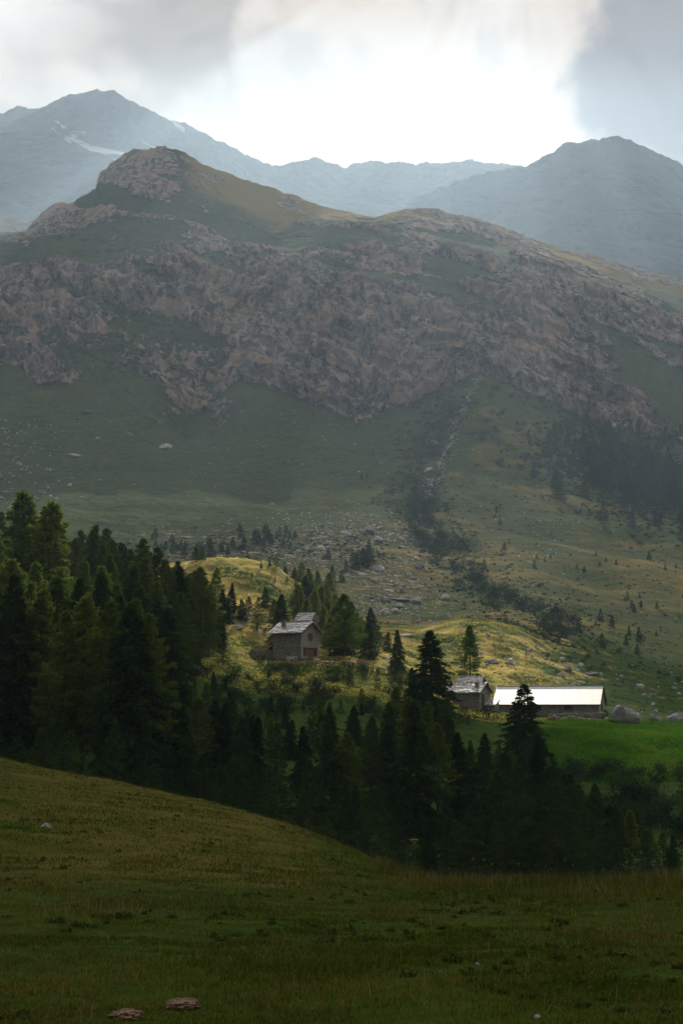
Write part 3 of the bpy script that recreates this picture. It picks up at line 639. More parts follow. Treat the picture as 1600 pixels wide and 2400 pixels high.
# the wood on the left slope
TL = [(-400, 1120), (0, 1190), (60, 1205), (125, 1220), (165, 1250), (200, 1232), (235, 1222), (270, 1250), (300, 1262), (330, 1258), (372, 1282), (400, 1318), (440, 1330), (470, 1322), (500, 1372), (540, 1450), (560, 1500)]
G = 'trees of the dark wood on the left slope'
for Y, st, lo in ((216, 40, -220), (204, 40, -200), (190, 44, -200), (176, 46, -220), (160, 52, -220), (146, 56, -240), (132, 62, -240)):
    x = lo + random.uniform(0, 30)
    lim = {216: 480, 204: 470, 190: 450, 176: 430, 160: 410, 146: 400, 132: 390}[Y]
    while x < lim:
        Yj = Y + random.uniform(-6, 6); X = at(x, 1500, Yj)[0]; g = gz(X, Yj)
        top = prof(TL, x) + random.uniform(0, 26) + max(0, (205 - Y)) * 1.75 + random.uniform(0, 40) * (Y < 200)
        H = at(x, top, Yj)[2] - g; H = min(H, 21)
        if H > 4:
            kd = 'larch' if random.random() < 0.68 else 'spruce'
            tree(kd, X, Yj, H, 'tall larch of the dark wood that covers the left slope' if kd == 'larch' else 'dark spruce among the larches of the left slope wood', G, random.uniform(0.85, 1.15))
        x += st * random.uniform(0.7, 1.3)
# trees behind and above the hut
G = 'trees on the knoll behind the hut'
for x, top, Y in [(706, 1312, 300), (728, 1338, 292), (745, 1330, 306), (690, 1330, 312), (765, 1362, 290), (700, 1372, 272), (738, 1384, 270), (785, 1392, 282), (672, 1322, 318), (720, 1400, 262), (768, 1404, 268), (835, 1432, 262), (850, 1440, 272), (905, 1480, 262), (780, 1420, 252), (642, 1352, 290), (625, 1372, 276),
                  (420, 1316, 250), (440, 1352, 240), (462, 1330, 256), (485, 1382, 246), (400, 1340, 240), (458, 1410, 228), (430, 1430, 220), (478, 1350, 262), (590, 1362, 288), (566, 1402, 266), (716, 1352, 284), (754, 1376, 278), (770, 1345, 300), (798, 1410, 262), (822, 1402, 272), (870, 1418, 276), (812, 1436, 250), (692, 1360, 296), (432, 1400, 232), (452, 1380, 238), (410, 1372, 232), (490, 1440, 226), (470, 1470, 220), (412, 1340, 262), (428, 1330, 268), (446, 1345, 258), (474, 1352, 252), (496, 1366, 256), (520, 1380, 262), (536, 1400, 262), (500, 1410, 240), (520, 1440, 236), (440, 1440, 226), (412, 1450, 222), (585, 1400, 270), (640, 1400, 262), (634, 1340, 300), (672, 1348, 296), (752, 1410, 262), (776, 1440, 250), (845, 1460, 254), (790, 1455, 248), (888, 1462, 262), (700, 1345, 304), (735, 1362, 286), (722, 1330, 304)]:
    kd = 'larch' if random.random() < 0.72 else 'spruce'
    tree_px(kd, x + random.uniform(-4, 4), top + random.uniform(-3, 8), Y, 'green larch in the group on the knoll behind the hut' if kd == 'larch' else 'dark spruce in the group on the knoll behind the hut', G, random.uniform(1.2, 1.6))
# the dark gully
TG = [(330, 1600), (420, 1520), (470, 1560), (520, 1545), (560, 1590), (640, 1600), (700, 1612), (760, 1590), (820, 1600), (900, 1600), (960, 1560), (1040, 1600), (1100, 1680), (1180, 1670), (1250, 1690), (1300, 1748), (1380, 1800), (1450, 1840), (1560, 1900), (1700, 1920)]
G = 'trees crowding the dark gully'
for Y, st in ((206, 38), (192, 40), (178, 42), (162, 44), (148, 46), (132, 50), (118, 54), (104, 60)):
    x = {206: 440, 192: 430, 178: 440, 162: 430, 148: 420, 132: 410, 118: 200, 104: -60}[Y] + random.uniform(0, 40)
    lim = {206: 990, 192: 990, 178: 1130, 162: 1300, 148: 1480, 132: 1640, 118: 1720, 104: 1720}[Y]
    while x < lim:
        Yj = Y + random.uniform(-6, 6); X = at(x, 1500, Yj)[0]; g = gz(X, Yj)
        top = prof(TG, x) + random.uniform(0, 34) + max(0, 200 - Y) * 1.1 * (1.0 if x < 1250 else 0.55)
        H = min(at(x, top, Yj)[2] - g, random.uniform(8, 14) if Y > 125 else random.uniform(4.5, 8) + 4 * (x > 1100))
        if H > 1.6:
            kd = random.choice(('spruce', 'spruce', 'larch', 'young')) if Y > 125 else 'young'
            tree(kd, X, Yj, H, {'spruce': 'dark spruce crowded into the shadowed gully', 'larch': 'shaded larch crowded into the shadowed gully', 'young': 'young spruce filling the shadowed gully'}[kd], G, random.uniform(1.0, 1.4))
        x += st * random.uniform(0.65, 1.3)
# ------------------------------------------------------------------ bushes and small conifers on the far slope
def bush_data(seed, n):
    r = np.random.default_rng(seed); c = r.normal(0, 1, (7, 3)) * (0.30, 0.30, 0.14); c[:, 2] = np.abs(c[:, 2]) + 0.28
    k = r.integers(0, 7, n); d = r.normal(0, 1, (n, 3)); d /= np.linalg.norm(d, axis=1)[:, None]
    P = c[k] + d * (r.uniform(0.12, 0.3, n))[:, None]; P[:, 2] = np.maximum(P[:, 2], 0.02)
    dv = r.normal(0, 1, (n, 3)); dv /= np.linalg.norm(dv, axis=1)[:, None]; wv = np.cross(dv, d); ln = r.uniform(0.04, 0.10, n)[:, None]
    V = np.stack([P - wv * ln * 0.4, P + wv * ln * 0.4, P + dv * ln], 1)
    cr = mesh_np('foliage', V.reshape(-1, 3), np.arange(n * 3).reshape(-1, 3), M_BUSH, link=False)
    st = MB()
    for i in range(7): st.tube((0, 0, -0.1), c[i], 0.025, 0.01, 4, False)
    sm = bpy.data.meshes.new('stem'); sm.from_pydata(st.v, [], st.f); sm.materials.append(M_BARK)
    return sm, cr
BUSH = [bush_data(90 + i, 420) for i in range(4)]
def bush(px, py, size, label, group, Y0=300):
    q = hit(px, py, Y0)
    if q is None or q[1] > 1120: return
    o = empty('hillside_bush' if Y0 < 260 or 'tiny' in label else 'slope_bush', (q[0], q[1], q[2] - 0.2), random.uniform(0, 6.28)); s = size; o.scale = (s, s, s * random.uniform(0.8, 1.2)); tag(o, label, 'bush', group)  # same bush under two names, split by distance, not by species
    a, b = random.choice(BUSH)
    for nm, me in (('stem', a), ('foliage', b)):
        c = bpy.data.objects.new(nm, me); COL.objects.link(c); c.parent = o
def small_conifer(px, py, H, label, group, Y0=300):
    q = hit(px, py, Y0)
    if q is None or q[1] > 1150: return
    tree('tiny', q[0], q[1], H, label, group, random.uniform(1.0, 1.5), 0.2)
def along(P, n, sx, sy):
    L = [math.dist(P[i], P[i + 1]) for i in range(len(P) - 1)]; o = []
    for _ in range(n):
        s = random.uniform(0, sum(L)); i = 0
        while s > L[i]: s -= L[i]; i += 1
        t = s / L[i]; o.append((P[i][0] + (P[i + 1][0] - P[i][0]) * t + random.gauss(0, sx), P[i][1] + (P[i + 1][1] - P[i][1]) * t + random.gauss(0, sy)))
    return o
for x, y in along([(1060, 960), (1010, 1040), (975, 1120), (985, 1180), (1010, 1260), (1060, 1310), (1110, 1370), (1180, 1420), (1260, 1450), (1340, 1480)], 120, 24, 16):
    bush(x, y, random.uniform(4.0, 8) * (1.0 if y < 1300 else 0.75), 'dark green bush in the belt along the stream bed down the slope', 'bushes along the stream bed')
for x, y in along([(960, 1140), (1000, 1290)], 22, 28, 22): bush(x, y, random.uniform(6, 9), 'big dark bush in the thick clump left of the stream bed', 'bushes of the thick clump')
for x, y in along([(560, 1262), (680, 1268)], 26, 30, 10): small_conifer(x, y, random.uniform(2.5, 5), 'small conifer in the cluster at the foot of the slope above the knoll', 'conifers at the foot of the slope')
for x, y in along([(340, 1270), (450, 1300), (560, 1292)], 34, 26, 10): small_conifer(x, y, random.uniform(2.5, 4.5), 'small conifer in the row above the left wood', 'conifers above the left wood')
for x, y in along([(780, 1330), (830, 1350), (870, 1320)], 12, 24, 16): small_conifer(x, y, random.uniform(4, 7), 'small conifer among the scree right of the knoll', 'conifers in the scree')
for x, y in along([(860, 1150), (1150, 1250), (1230, 1380)], 24, 60, 60): small_conifer(x, y, random.uniform(2, 4.5), 'tiny scattered conifer dotting the open middle slope', 'conifers dotting the slope')
for x, y in along([(1120, 900), (1180, 960), (1130, 1040), (1200, 1100)], 30, 50, 30): bush(x, y, random.uniform(4, 7), 'dark bush on the grass right of the stream bed top', 'bushes right of the stream bed')
def inside(n, f, x0, x1, y0, y1):
    o = []
    while len(o) < n:
        x, y = random.uniform(x0, x1), random.uniform(y0, y1)
        if random.random() < f(x, y): o.append((x, y))
    return o
wood = lambda x, y: math.exp(-((x - 1490) / 170) ** 2 - ((y - (1120 + (x - 1480) * 0.28)) / 70) ** 2)
for x, y in inside(170, wood, 1180, 1640, 960, 1330): small_conifer(x, y, random.uniform(7, 12), 'dark conifer in the distant wood on the right slope', 'conifers of the right slope wood')
for x, y in inside(34, lambda x, y: 0.5, 1330, 1620, 1290, 1540): small_conifer(x, y, random.uniform(1.5, 4.5), 'small conifer dotting the shaded right slope', 'conifers of the shaded right slope')
for x, y in inside(22, lambda x, y: 0.5, 1240, 1600, 1490, 1600): bush(x, y, random.uniform(1.0, 2.2), 'low bush between the rocks above the metal roof', 'low bushes above the barn', 250)

for x, y in inside(90, lambda x, y: 0.6, 1180, 1680, 1800, 1990): bush(x, y, random.uniform(1.6, 4.0), 'dark bush on the shaded bank under the green meadow', 'bushes under the green meadow', 100)
G = 'bushes of the bank below the hut'
for x, y in inside(110, lambda x, y: 0.6, 440, 1140, 1572, 1700): bush(x, y, random.uniform(1.2, 3.2), 'dark bush on the shadowed bank below the hut and the fence', G, 150)
for x, y in inside(34, lambda x, y: 0.6, 470, 900, 1400, 1530): bush(x, y, random.uniform(0.7, 1.7), 'low green bush in the sunlit grass around the hut', 'low bushes around the hut', 236)
# ------------------------------------------------------------------ rocks
M_ROCK = mat_simple('grey_rock', (0.16, 0.155, 0.16), (0.42, 0.40, 0.38), 1.6, 0.9, 0.8, 0.2, stretch=(1, 1, 2))
M_PALE = mat_simple('pale_rock', (0.36, 0.35, 0.34), (0.62, 0.60, 0.58), 1.4, 0.85, 0.5, 0.25)
def rock_data(seed, flat=0.6, mat=M_ROCK):
    import bmesh
    r = np.random.default_rng(seed); b = bmesh.new(); bmesh.ops.create_icosphere(b, subdivisions=3, radius=0.5)
    pl = [(r.normal(0, 1, 3), r.uniform(0.27, 0.42)) for _ in range(9)]
    for v in b.verts:
        p = np.array(v.co)
        for n_, d_ in pl:
            n_ = n_ / np.linalg.norm(n_); s = p @ n_ - d_
            if s > 0: p = p - n_ * s * 0.92
        p = p + 0.02 * r.normal(0, 1, 3); v.co = (p[0] * 1.25, p[1] * 1.0, p[2] * flat * 1.25 + 0.05)
    me = bpy.data.meshes.new('boulder'); b.to_mesh(me); b.free(); me.materials.append(mat); return me
ROCKS = [rock_data(200 + i, 0.5 + 0.08 * i) for i in range(6)]; PALES = [rock_data(220 + i, 0.45 + 0.08 * i, M_PALE) for i in range(5)]
def rock(px, py, size, label, group=None, Y0=100, pale=False, scale=None, name='boulder', xyz=None):
    q = xyz or hit(px, py, Y0)
    if q is None: return
    o = bpy.data.objects.new(name, random.choice(PALES if pale else ROCKS)); COL.objects.link(o)
    o.location = (q[0], q[1], q[2] + size * 0.08); s = scale or (1, 1, 1); o.scale = (size * s[0], size * s[1], size * s[2]); o.rotation_euler = (random.uniform(-.2, .2), random.uniform(-.2, .2), random.uniform(-0.5, 0.5) if scale else random.uniform(0, 6.28))
    tag(o, label, 'boulder', group); return o
for a in [((1465, 1690, 3.4), 'big dark boulder standing on the grass right of the barn', dict(scale=(1, 1, 1.25), Y0=180)),
          ((1152, 1552, 1.9), 'dark sloping rock slab behind the small house, on the sunny bank', dict(scale=(1.3, 1, .7), Y0=230)),
          ((1196, 1556, 1.9), 'white flecked boulder in the sunlit grass above the metal roof', dict(pale=True, Y0=230)),
          ((1384, 1582, 2.2), 'wide dark rock outcrop above the right end of the metal roof', dict(scale=(1.3, 1, .6), Y0=230)),
          ((1330, 1572, 2.0), 'grey boulder left of the wide dark outcrop', dict(Y0=230)),
          ((1275, 1545, 1.5), 'small grey boulder on the upper right of the sunlit bank', dict(Y0=230)),
          ((1315, 1548, 1.4), 'pale boulder at the right end of the sunlit bank', dict(pale=True, Y0=230)),
          ((1360, 1560, 1.2), 'pale boulder behind the wide dark outcrop', dict(pale=True, Y0=230)),
          ((1500, 1612, 1.9), 'pale boulder on the dull grass upper right of the big dark boulder', dict(pale=True, Y0=230)),
          ((1585, 1690, 2.6), 'grey boulder lying at the right edge beyond the green meadow', dict(Y0=180)),
          ((1535, 1688, 1.7), 'bluish boulder between the big dark boulder and the right edge', dict(Y0=180)),
          ((1144, 1490, 1.0), 'dark stone on the top of the sunlit bank', dict(Y0=230)),
          ((950, 1492, 2.2), 'long pale rock ledge behind the big middle spruce', dict(pale=True, scale=(1.5, 1, .5), Y0=230)),
          ((925, 1560, 1.6), 'flat pale rock at the right end of the rail fence', dict(pale=True, scale=(1.4, 1, .45), Y0=225)),
          ((905, 1545, 1.4), 'grey stone beside the flat pale rock at the fence end', dict(Y0=225)),
          ((556, 1474, 2.0), 'low grey rock in the grass left of the hut', dict(scale=(1.3, 1, .5), Y0=230)),
          ((110, 1940, 0.22), 'half buried grey stone on the left of the meadow', dict(Y0=12)),
          ((45, 1615, 3.0), 'faint grey boulder under the trees at the left edge', dict(Y0=100)),
          ((390, 1052, 6.5), 'largest pale boulder on the green slope under the rock outcrop', dict(pale=True, Y0=600, scale=(1.2, 1, .8))),
          ((303, 1022, 4.5), 'steep grey boulder left of the largest one on the green slope', dict(Y0=600)),
          ((177, 1070, 5), 'flat pale boulder alone on the left of the green slope', dict(pale=True, Y0=600, scale=(1.3, 1, .5))),
          ((205, 968, 5.5), 'grey slab just under the left cliffs', dict(Y0=600, scale=(1.3, 1, .6))),
          ((538, 948, 6.5), 'tilted grey slab right of the outcrop under the cliffs', dict(Y0=600)),
          ((866, 1246, 5.5), 'brightest pale boulder of the scree, high above the hut', dict(pale=True, Y0=400)),
          ((936, 1424, 3.0), 'bright white boulder low in the scree right of the knoll', dict(pale=True, Y0=330)),
          ((925, 1434, 2.2), 'second bright white boulder just below the low scree boulder', dict(pale=True, Y0=330)),
          ((935, 1408, 3.6), 'wide grey boulder low in the scree right of the knoll', dict(Y0=330, scale=(1.5, 1, .5))),
          ((1042, 1406, 2.8), 'pale flat boulder on the slope right of the scree', dict(pale=True, Y0=330)),
          ((1012, 1044, 6.5), 'grey boulder in the stream bed high on the slope', dict(Y0=600)),
          ((1005, 1105, 5), 'white boulder in the middle of the stream bed', dict(pale=True, Y0=600))]:
    rock(*a[0], a[1], None, **a[2])
for x, y in inside(44, lambda x, y: 0.5, 1250, 1600, 1560, 1680): rock(x, y, 0.35 + 1.3 * random.random() ** 3, 'small rock strewn over the rough ground around the barn', 'rocks strewn around the barn', 225, random.random() < 0.35)
for x, y in inside(25, lambda x, y: 0.5, 1100, 1330, 1480, 1590): rock(x, y, random.uniform(0.35, 0.9), 'little stone in the sunlit grass of the bank', 'stones of the sunlit bank', 240, random.random() < 0.3)
for x, y in inside(60, lambda x, y: math.exp(-((x - 860 - (y - 1330) * 0.5) / 85) ** 2), 650, 1150, 1230, 1480): rock(x, y, (1.0 + 3.2 * random.random() ** 2.5) * (0.7 + 0.5 * (1480 - y) / 250), 'boulder of the scree field right of the knoll', 'boulders of the scree field', 320, random.random() < 0.35)
for x, y in inside(40, lambda x, y: 0.5, -60, 110, 1040, 1260): rock(x, y, random.uniform(1.2, 3.6), 'boulder of the rockfall at the left edge of the slope', 'boulders of the left rockfall', 400, random.random() < 0.25)
for x, y in inside(45, lambda x, y: 0.5, 100, 950, 960, 1260): rock(x, y, 0.9 + 2.2 * random.random() ** 2, 'lone boulder sprinkled on the green slope', 'boulders sprinkled on the slope', 400, random.random() < 0.5)
# scree nobody could count
def scatter_tris(name, pts, mat, label, cat):
    r = np.random.default_rng(5); base = np.array([(-1, -.8, -.3), (1, -.9, -.3), (0.1, 1, -.3), (0, 0, .65)]); V = []; Fc = []
    for i, (X, Y, Z, s) in enumerate(pts):
        th = r.uniform(0, 6.28); c_, s_ = math.cos(th), math.sin(th); q = base * (s * r.uniform(.5, 1.3, 3)); q = np.stack([q[:, 0] * c_ - q[:, 1] * s_, q[:, 0] * s_ + q[:, 1] * c_, q[:, 2]], -1) + (X, Y, Z + 0.1 * s)
        V.append(q); Fc += [(4 * i, 4 * i + 1, 4 * i + 3), (4 * i + 1, 4 * i + 2, 4 * i + 3), (4 * i + 2, 4 * i, 4 * i + 3)]
    o = mesh_np(name, np.concatenate(V), np.array(Fc), mat); tag(o, label, cat, None, 'stuff'); return o
def scree_pts(n, f, x0, x1, y0, y1, s0, s1, Y0):
    o = []
    for x, y in inside(n, f, x0, x1, y0, y1):
        q = hit(x, y, Y0)
        if q and q[1] < 1150: o.append((*q, random.uniform(s0, s1) * q[1] / 600))
    return o
scatter_tris('scree', scree_pts(2000, lambda x, y: min(1, math.exp(-((x - 860 - (y - 1330) * 0.5) / 150) ** 2) + 0.25 * math.exp(-((y - 1290) / 50) ** 2)), 300, 1300, 1200, 1510, 0.25, 0.8, 320)
             + scree_pts(320, lambda x, y: math.exp(-((x - 1120 + (y - 880) * 0.42) / 11) ** 2), 900, 1180, 880, 1260, 0.4, 0.9, 400)
             + scree_pts(240, lambda x, y: math.exp(-(x / 90) ** 2), -80, 260, 980, 1280, 0.4, 1.1, 400)
             + scree_pts(350, lambda x, y: 0.5, 60, 1600, 960, 1460, 0.3, 0.7, 330), M_ROCK, 'grey scree of broken stones on the lower slope', 'scree')

def scrub(n, f, x0, x1, y0, y1, s0, s1, Y0):
    return scree_pts(n, f, x0, x1, y0, y1, s0, s1, Y0)
def scatter_clumps(name, pts, mat, label, cat, k=9):
    r = np.random.default_rng(6); P = np.array(pts); n = len(P); c = np.repeat(P[:, :3], k, 0); s_ = np.repeat(P[:, 3], k)[:, None]
    d = r.normal(0, 1, (n * k, 3)); d[:, 2] = np.abs(d[:, 2]) * 0.7; d /= np.linalg.norm(d, axis=1)[:, None]; c = c + d * s_ * 0.5 * r.uniform(.3, 1, (n * k, 1)) * (1.3, 1.3, 0.8)
    a = r.normal(0, 1, (n * k, 3)); a /= np.linalg.norm(a, axis=1)[:, None]; b = np.cross(a, d); V = np.stack([c - b * s_ * .22, c + b * s_ * .22, c + a * s_ * .42], 1)
    o = mesh_np(name, V.reshape(-1, 3), np.arange(n * k * 3).reshape(-1, 3), mat); tag(o, label, cat, None, 'stuff'); return o
_belt = lambda x, y: sum(math.exp(-((x - bx_) / 55) ** 2 - ((y - by_) / 50) ** 2) for bx_, by_ in ((1050, 960), (1005, 1040), (975, 1120), (985, 1180), (1010, 1260), (1060, 1310), (1120, 1370), (1200, 1420), (1280, 1450), (1350, 1490)))
scatter_clumps('low_scrub', scrub(1500, lambda x, y: min(1, _belt(x, y)), 880, 1440, 900, 1540, .9, 2.6, 330) + scrub(2300, lambda x, y: min(1, 1.5 * wood(x, y)), 1080, 1680, 930, 1400, 1.4, 3.8, 400)
               + scrub(900, lambda x, y: 0.35 + 0.4 * (x > 1150), 850, 1650, 1120, 1540, .6, 1.7, 330) + scrub(500, lambda x, y: math.exp(-((y - 1285) / 28) ** 2), 200, 900, 1220, 1340, .9, 2.4, 330)
               + scrub(500, lambda x, y: 0.4, -40, 1000, 950, 1250, .4, 1.2, 400) + scrub(600, lambda x, y: 0.5, 1150, 1640, 1480, 1680, .5, 1.6, 240), M_BUSH, 'dark low scrub spread over the mountain slope', 'scrub')
# ------------------------------------------------------------------ buildings
M_WALL = mat_stone('rubble_stone', (0.17, 0.155, 0.14), (0.42, 0.385, 0.34), (0.21, 0.19, 0.17), 3.2)
M_WALL2 = mat_stone('pointed_stone', (0.34, 0.305, 0.27), (0.62, 0.56, 0.50), (0.50, 0.455, 0.41), 3.4)
M_SLATE = mat_simple('stone_slate', (0.22, 0.20, 0.20), (0.72, 0.69, 0.68), 2.2, 0.34, 0.5, 0.8)
M_WOOD = mat_simple('weathered_wood', (0.06, 0.035, 0.025), (0.15, 0.09, 0.06), 4, 0.8, 0.3, 0.2, stretch=(1, 1, 0.2))
M_RED = mat_simple('orange_wood', (0.26, 0.075, 0.03), (0.38, 0.13, 0.05), 5, 0.7, 0.2, 0.3)
M_DARK = mat_simple('dark_opening', (0.01, 0.01, 0.012), (0.02, 0.02, 0.022), 3, 0.4, 0, 0.4)
M_METAL = mat_simple('bare_sheet_metal', (0.46, 0.46, 0.455), (0.54, 0.54, 0.53), 0.9, 0.50, 0.05, 0.4, metallic=0.35)
M_WHITE = mat_simple('white_paint', (0.66, 0.67, 0.70), (0.78, 0.78, 0.80), 3, 0.5, 0, 0.4)
M_EARTH = mat_simple('bare_earth', (0.11, 0.065, 0.04), (0.26, 0.165, 0.105), 2.5, 0.95, 0.8, 0.1)
M_TURF = mat_simple('dry_turf', (0.09, 0.085, 0.03), (0.25, 0.19, 0.07), 2.5, 0.95, 0.8, 0.1)
def gable_walls(L, Wd, eh, rise, mat, parent, below=1.2, name='wall'):
    """closed gabled box: long side along x, front at y = -Wd/2"""
    mb = MB(); x, y = L / 2, Wd / 2
    v = [(-x, -y, -below), (x, -y, -below), (x, y, -below), (-x, y, -below), (-x, -y, eh), (x, -y, eh), (x, y, eh), (-x, y, eh), (-x, 0, eh + rise), (x, 0, eh + rise)]
    mb.add(v, [(0, 1, 5, 4), (1, 2, 6, 9, 5), (2, 3, 7, 6), (3, 0, 4, 8, 7), (3, 2, 1, 0), (4, 5, 9, 8), (6, 7, 8, 9)])
    return mb.build(name, mat, parent)
def slab(mb, a, b, c, d, th):
    """a..d corners of the underside; thickness upward"""
    n = (Vector(b) - Vector(a)).cross(Vector(d) - Vector(a)).normalized()
    if n.z < 0: n = -n
    vs = [Vector(p) for p in (a, b, c, d)]; vs += [p + n * th for p in vs]
    mb.add(vs, [(3, 2, 1, 0), (4, 5, 6, 7), (0, 1, 5, 4), (1, 2, 6, 5), (2, 3, 7, 6), (3, 0, 4, 7)])
def slate_roof(L, Wd, eh, rise, parent, ox=0.35, oy=0.5, mat=None, seed=1, sides=(-1, 1), rows=7, slate=0.75, z0=0.06):
    """gabled stone slate roof: a boarded slab each side and rows of irregular overlapping slates"""
    r = random.Random(seed); mb = MB(); sl = rise / (Wd / 2); mat = mat or M_SLATE
    for s in sides:
        ye = s * (Wd / 2 + oy); ze = eh - oy * sl
        slab(mb, (-L / 2 - ox, ye, ze + z0), (L / 2 + ox, ye, ze + z0), (L / 2 + ox, 0, eh + rise + z0), (-L / 2 - ox, 0, eh + rise + z0), 0.10)
        ln = math.hypot(Wd / 2 + oy, rise + oy * sl); up = Vector((0, -s * (Wd / 2 + oy), rise + oy * sl)).normalized(); nr = Vector((0, s * up.z, abs(up.y))).normalized()
        for i in range(rows):
            x = -L / 2 - ox - 0.05; t0 = ln * i / rows - 0.08
            while x < L / 2 + ox:
                w = slate * r.uniform(0.6, 1.5); w = min(w, L / 2 + ox + 0.1 - x + 0.05); h_ = ln / rows * r.uniform(1.2, 1.45); tk = r.uniform(0.05, 0.11); t = max(t0 + r.uniform(-0.10, 0.08), -0.12)
                if t + h_ > ln + 0.05: h_ = ln + 0.05 - t
                b0 = Vector((0, ye, ze + z0 + 0.10)) + nr * 0.02
                P = [b0 + up * t + Vector((x, 0, 0)), b0 + up * t + Vector((x + w - 0.03, 0, 0)), b0 + up * (t + h_) + Vector((x + w - 0.03, 0, 0)), b0 + up * (t + h_) + Vector((x, 0, 0))]
                lift = r.uniform(0.03, 0.09); P[0] += nr * lift * r.uniform(.6, 1.4); P[1] += nr * lift * r.uniform(.6, 1.4); P = [p + nr * (0.012 * (i % 2) + r.uniform(0, 0.02)) for p in P]
                vs = P + [p + nr * tk for p in P]
                mb.add(vs, [(3, 2, 1, 0), (4, 5, 6, 7), (0, 1, 5, 4), (1, 2, 6, 5), (2, 3, 7, 6), (3, 0, 4, 7)])
                x += w
    for k in range(int(L / 0.7) + 1):
        mb.box((-L / 2 + k * 0.7, 0, eh + rise + z0 + 0.22), (0.6, 0.55, 0.08), Matrix.Rotation(r.uniform(-.12, .12), 3, 'Y'))
    return mb.build('roof', mat, parent)
def opening(parent, kind, c, w, h, out, mats, mull=True):
    """c on the wall face; out = outward unit vector in the house's frame; frame proud of the wall, panel set within"""
    out = Vector(out); side = Vector((-out.y, out.x, 0)); rot = Matrix((side, out, Vector((0, 0, 1)))).transposed()
    c = Vector(c)
    fr = MB(); t = 0.11
    fr.box(c + Vector((0, 0, h / 2 + t / 2)), (w + 2 * t, 0.14, t), rot)
    if kind == 'window': fr.box(c - Vector((0, 0, h / 2 + t / 2)), (w + 2 * t, 0.2, t), rot)
    for s in (-1, 1): fr.box(c + side * s * (w / 2 + t / 2), (t, 0.14, h), rot)
    p = MB(); p.box(c, (w, 0.06, h), rot); o = p.build(kind, mats[0], parent)
    fr.build('frame', mats[1], o)
    if kind == 'window' and mull:
        m = MB(); m.box(c + out * 0.05, (0.07, 0.05, h), rot); m.box(c + out * 0.052 + Vector((0, 0, 0.05)), (w, 0.04, 0.06), rot); m.build('glazing_bar', mats[1], o)
    if kind == 'door':
        m = MB(); m.box(c + side * w * 0.36 + out * 0.06, (0.05, 0.07, 0.14), rot); m.build('handle', M_DARK, o)
    return o

def house_at(px, py, Y, L, Wd, ang):
    """centre of a house whose near corner (long side's right end) the photo shows at (px, py)"""
    X, Y, Z = at(px, py, Y); c = Matrix.Rotation(ang, 3, 'Z') @ Vector((L / 2, -Wd / 2, 0)); return Vector((X - c.x, Y - c.y, Z))
def verge(L, Wd, eh, rise, ox, oy, parent, mat):
    m = MB(); sl = rise / (Wd / 2)
    for s in (-1, 1):
        p = Vector((L / 2 + ox + 0.03, s * (Wd / 2 + oy), eh - oy * sl - 0.03)); q = Vector((L / 2 + ox + 0.03, 0, eh + rise - 0.03)); m.tube(p, q, 0.10, 0.10, 5)
        m.tube((L / 2 + ox * 0.1, s * Wd / 4, eh + rise / 2 - .12), (L / 2 + ox, s * Wd / 4, eh + rise / 2 - .12), 0.09, 0.09, 6)
    m.tube((L / 2 - 0.1, 0, eh + rise - .16), (L / 2 + ox, 0, eh + rise - .16), 0.1, 0.1, 6)
    return m.build('verge_beam', mat, parent)
# two storey hut
ANG = -R(33); L, Wd, EH, RS = 5.75, 5.3, 4.75, 1.65
hut = empty('stone_hut', house_at(705, 1548, 237.0, L, Wd, ANG), ANG)
tag(hut, 'two storey rubble stone hut with a slate roof and orange shutters', 'hut')
gable_walls(L, Wd, EH, RS, M_WALL, hut)
g = MB(); g.add([(L / 2 + .03, -Wd / 2 + .0, -1), (L / 2 + .03, Wd / 2, -1), (L / 2 + .03, Wd / 2, EH), (L / 2 + .03, 0, EH + RS), (L / 2 + .03, -Wd / 2, EH), (L / 2 - .2, -Wd / 2, -1), (L / 2 - .2, Wd / 2, -1), (L / 2 - .2, Wd / 2, EH), (L / 2 - .2, 0, EH + RS), (L / 2 - .2, -Wd / 2, EH)],
               [(0, 1, 2, 3, 4), (9, 8, 7, 6, 5), (0, 5, 6, 1), (1, 6, 7, 2), (2, 7, 8, 3), (3, 8, 9, 4), (4, 9, 5, 0)])
tag(g.build('gable_wall', M_WALL2, hut), 'lighter pointed stone gable wall')
rf = slate_roof(L, Wd, EH, RS, hut, 0.55, 0.55, seed=3)
verge(L, Wd, EH, RS, 0.5, 0.5, hut, M_WOOD)
ch = MB(); ch.box((-1.55, -1.35, EH + 1.35), (0.55, 0.5, 1.5)); ch.box((-1.55, -1.35, EH + 2.15), (0.75, 0.7, 0.10)); ch.build('chimney', M_WALL, rf)
gx = L / 2 + 0.06
opening(hut, 'window', (gx, 0.0, 4.0), 0.85, 1.0, (1, 0, 0), (M_RED, M_WOOD))
opening(hut, 'window', (gx, -1.45, 1.45), 0.75, 0.95, (1, 0, 0), (M_RED, M_WOOD))
opening(hut, 'window', (gx, 1.45, 1.45), 0.7, 0.95, (1, 0, 0), (M_WOOD, M_WOOD))
opening(hut, 'door', (gx, 0.1, 0.95), 0.85, 1.95, (1, 0, 0), (M_RED, M_WOOD))
m = MB(); m.box((gx + 0.0, 0, 2.12), (0.16, 4.3, 0.16)); m.build('lintel', M_WOOD, hut)
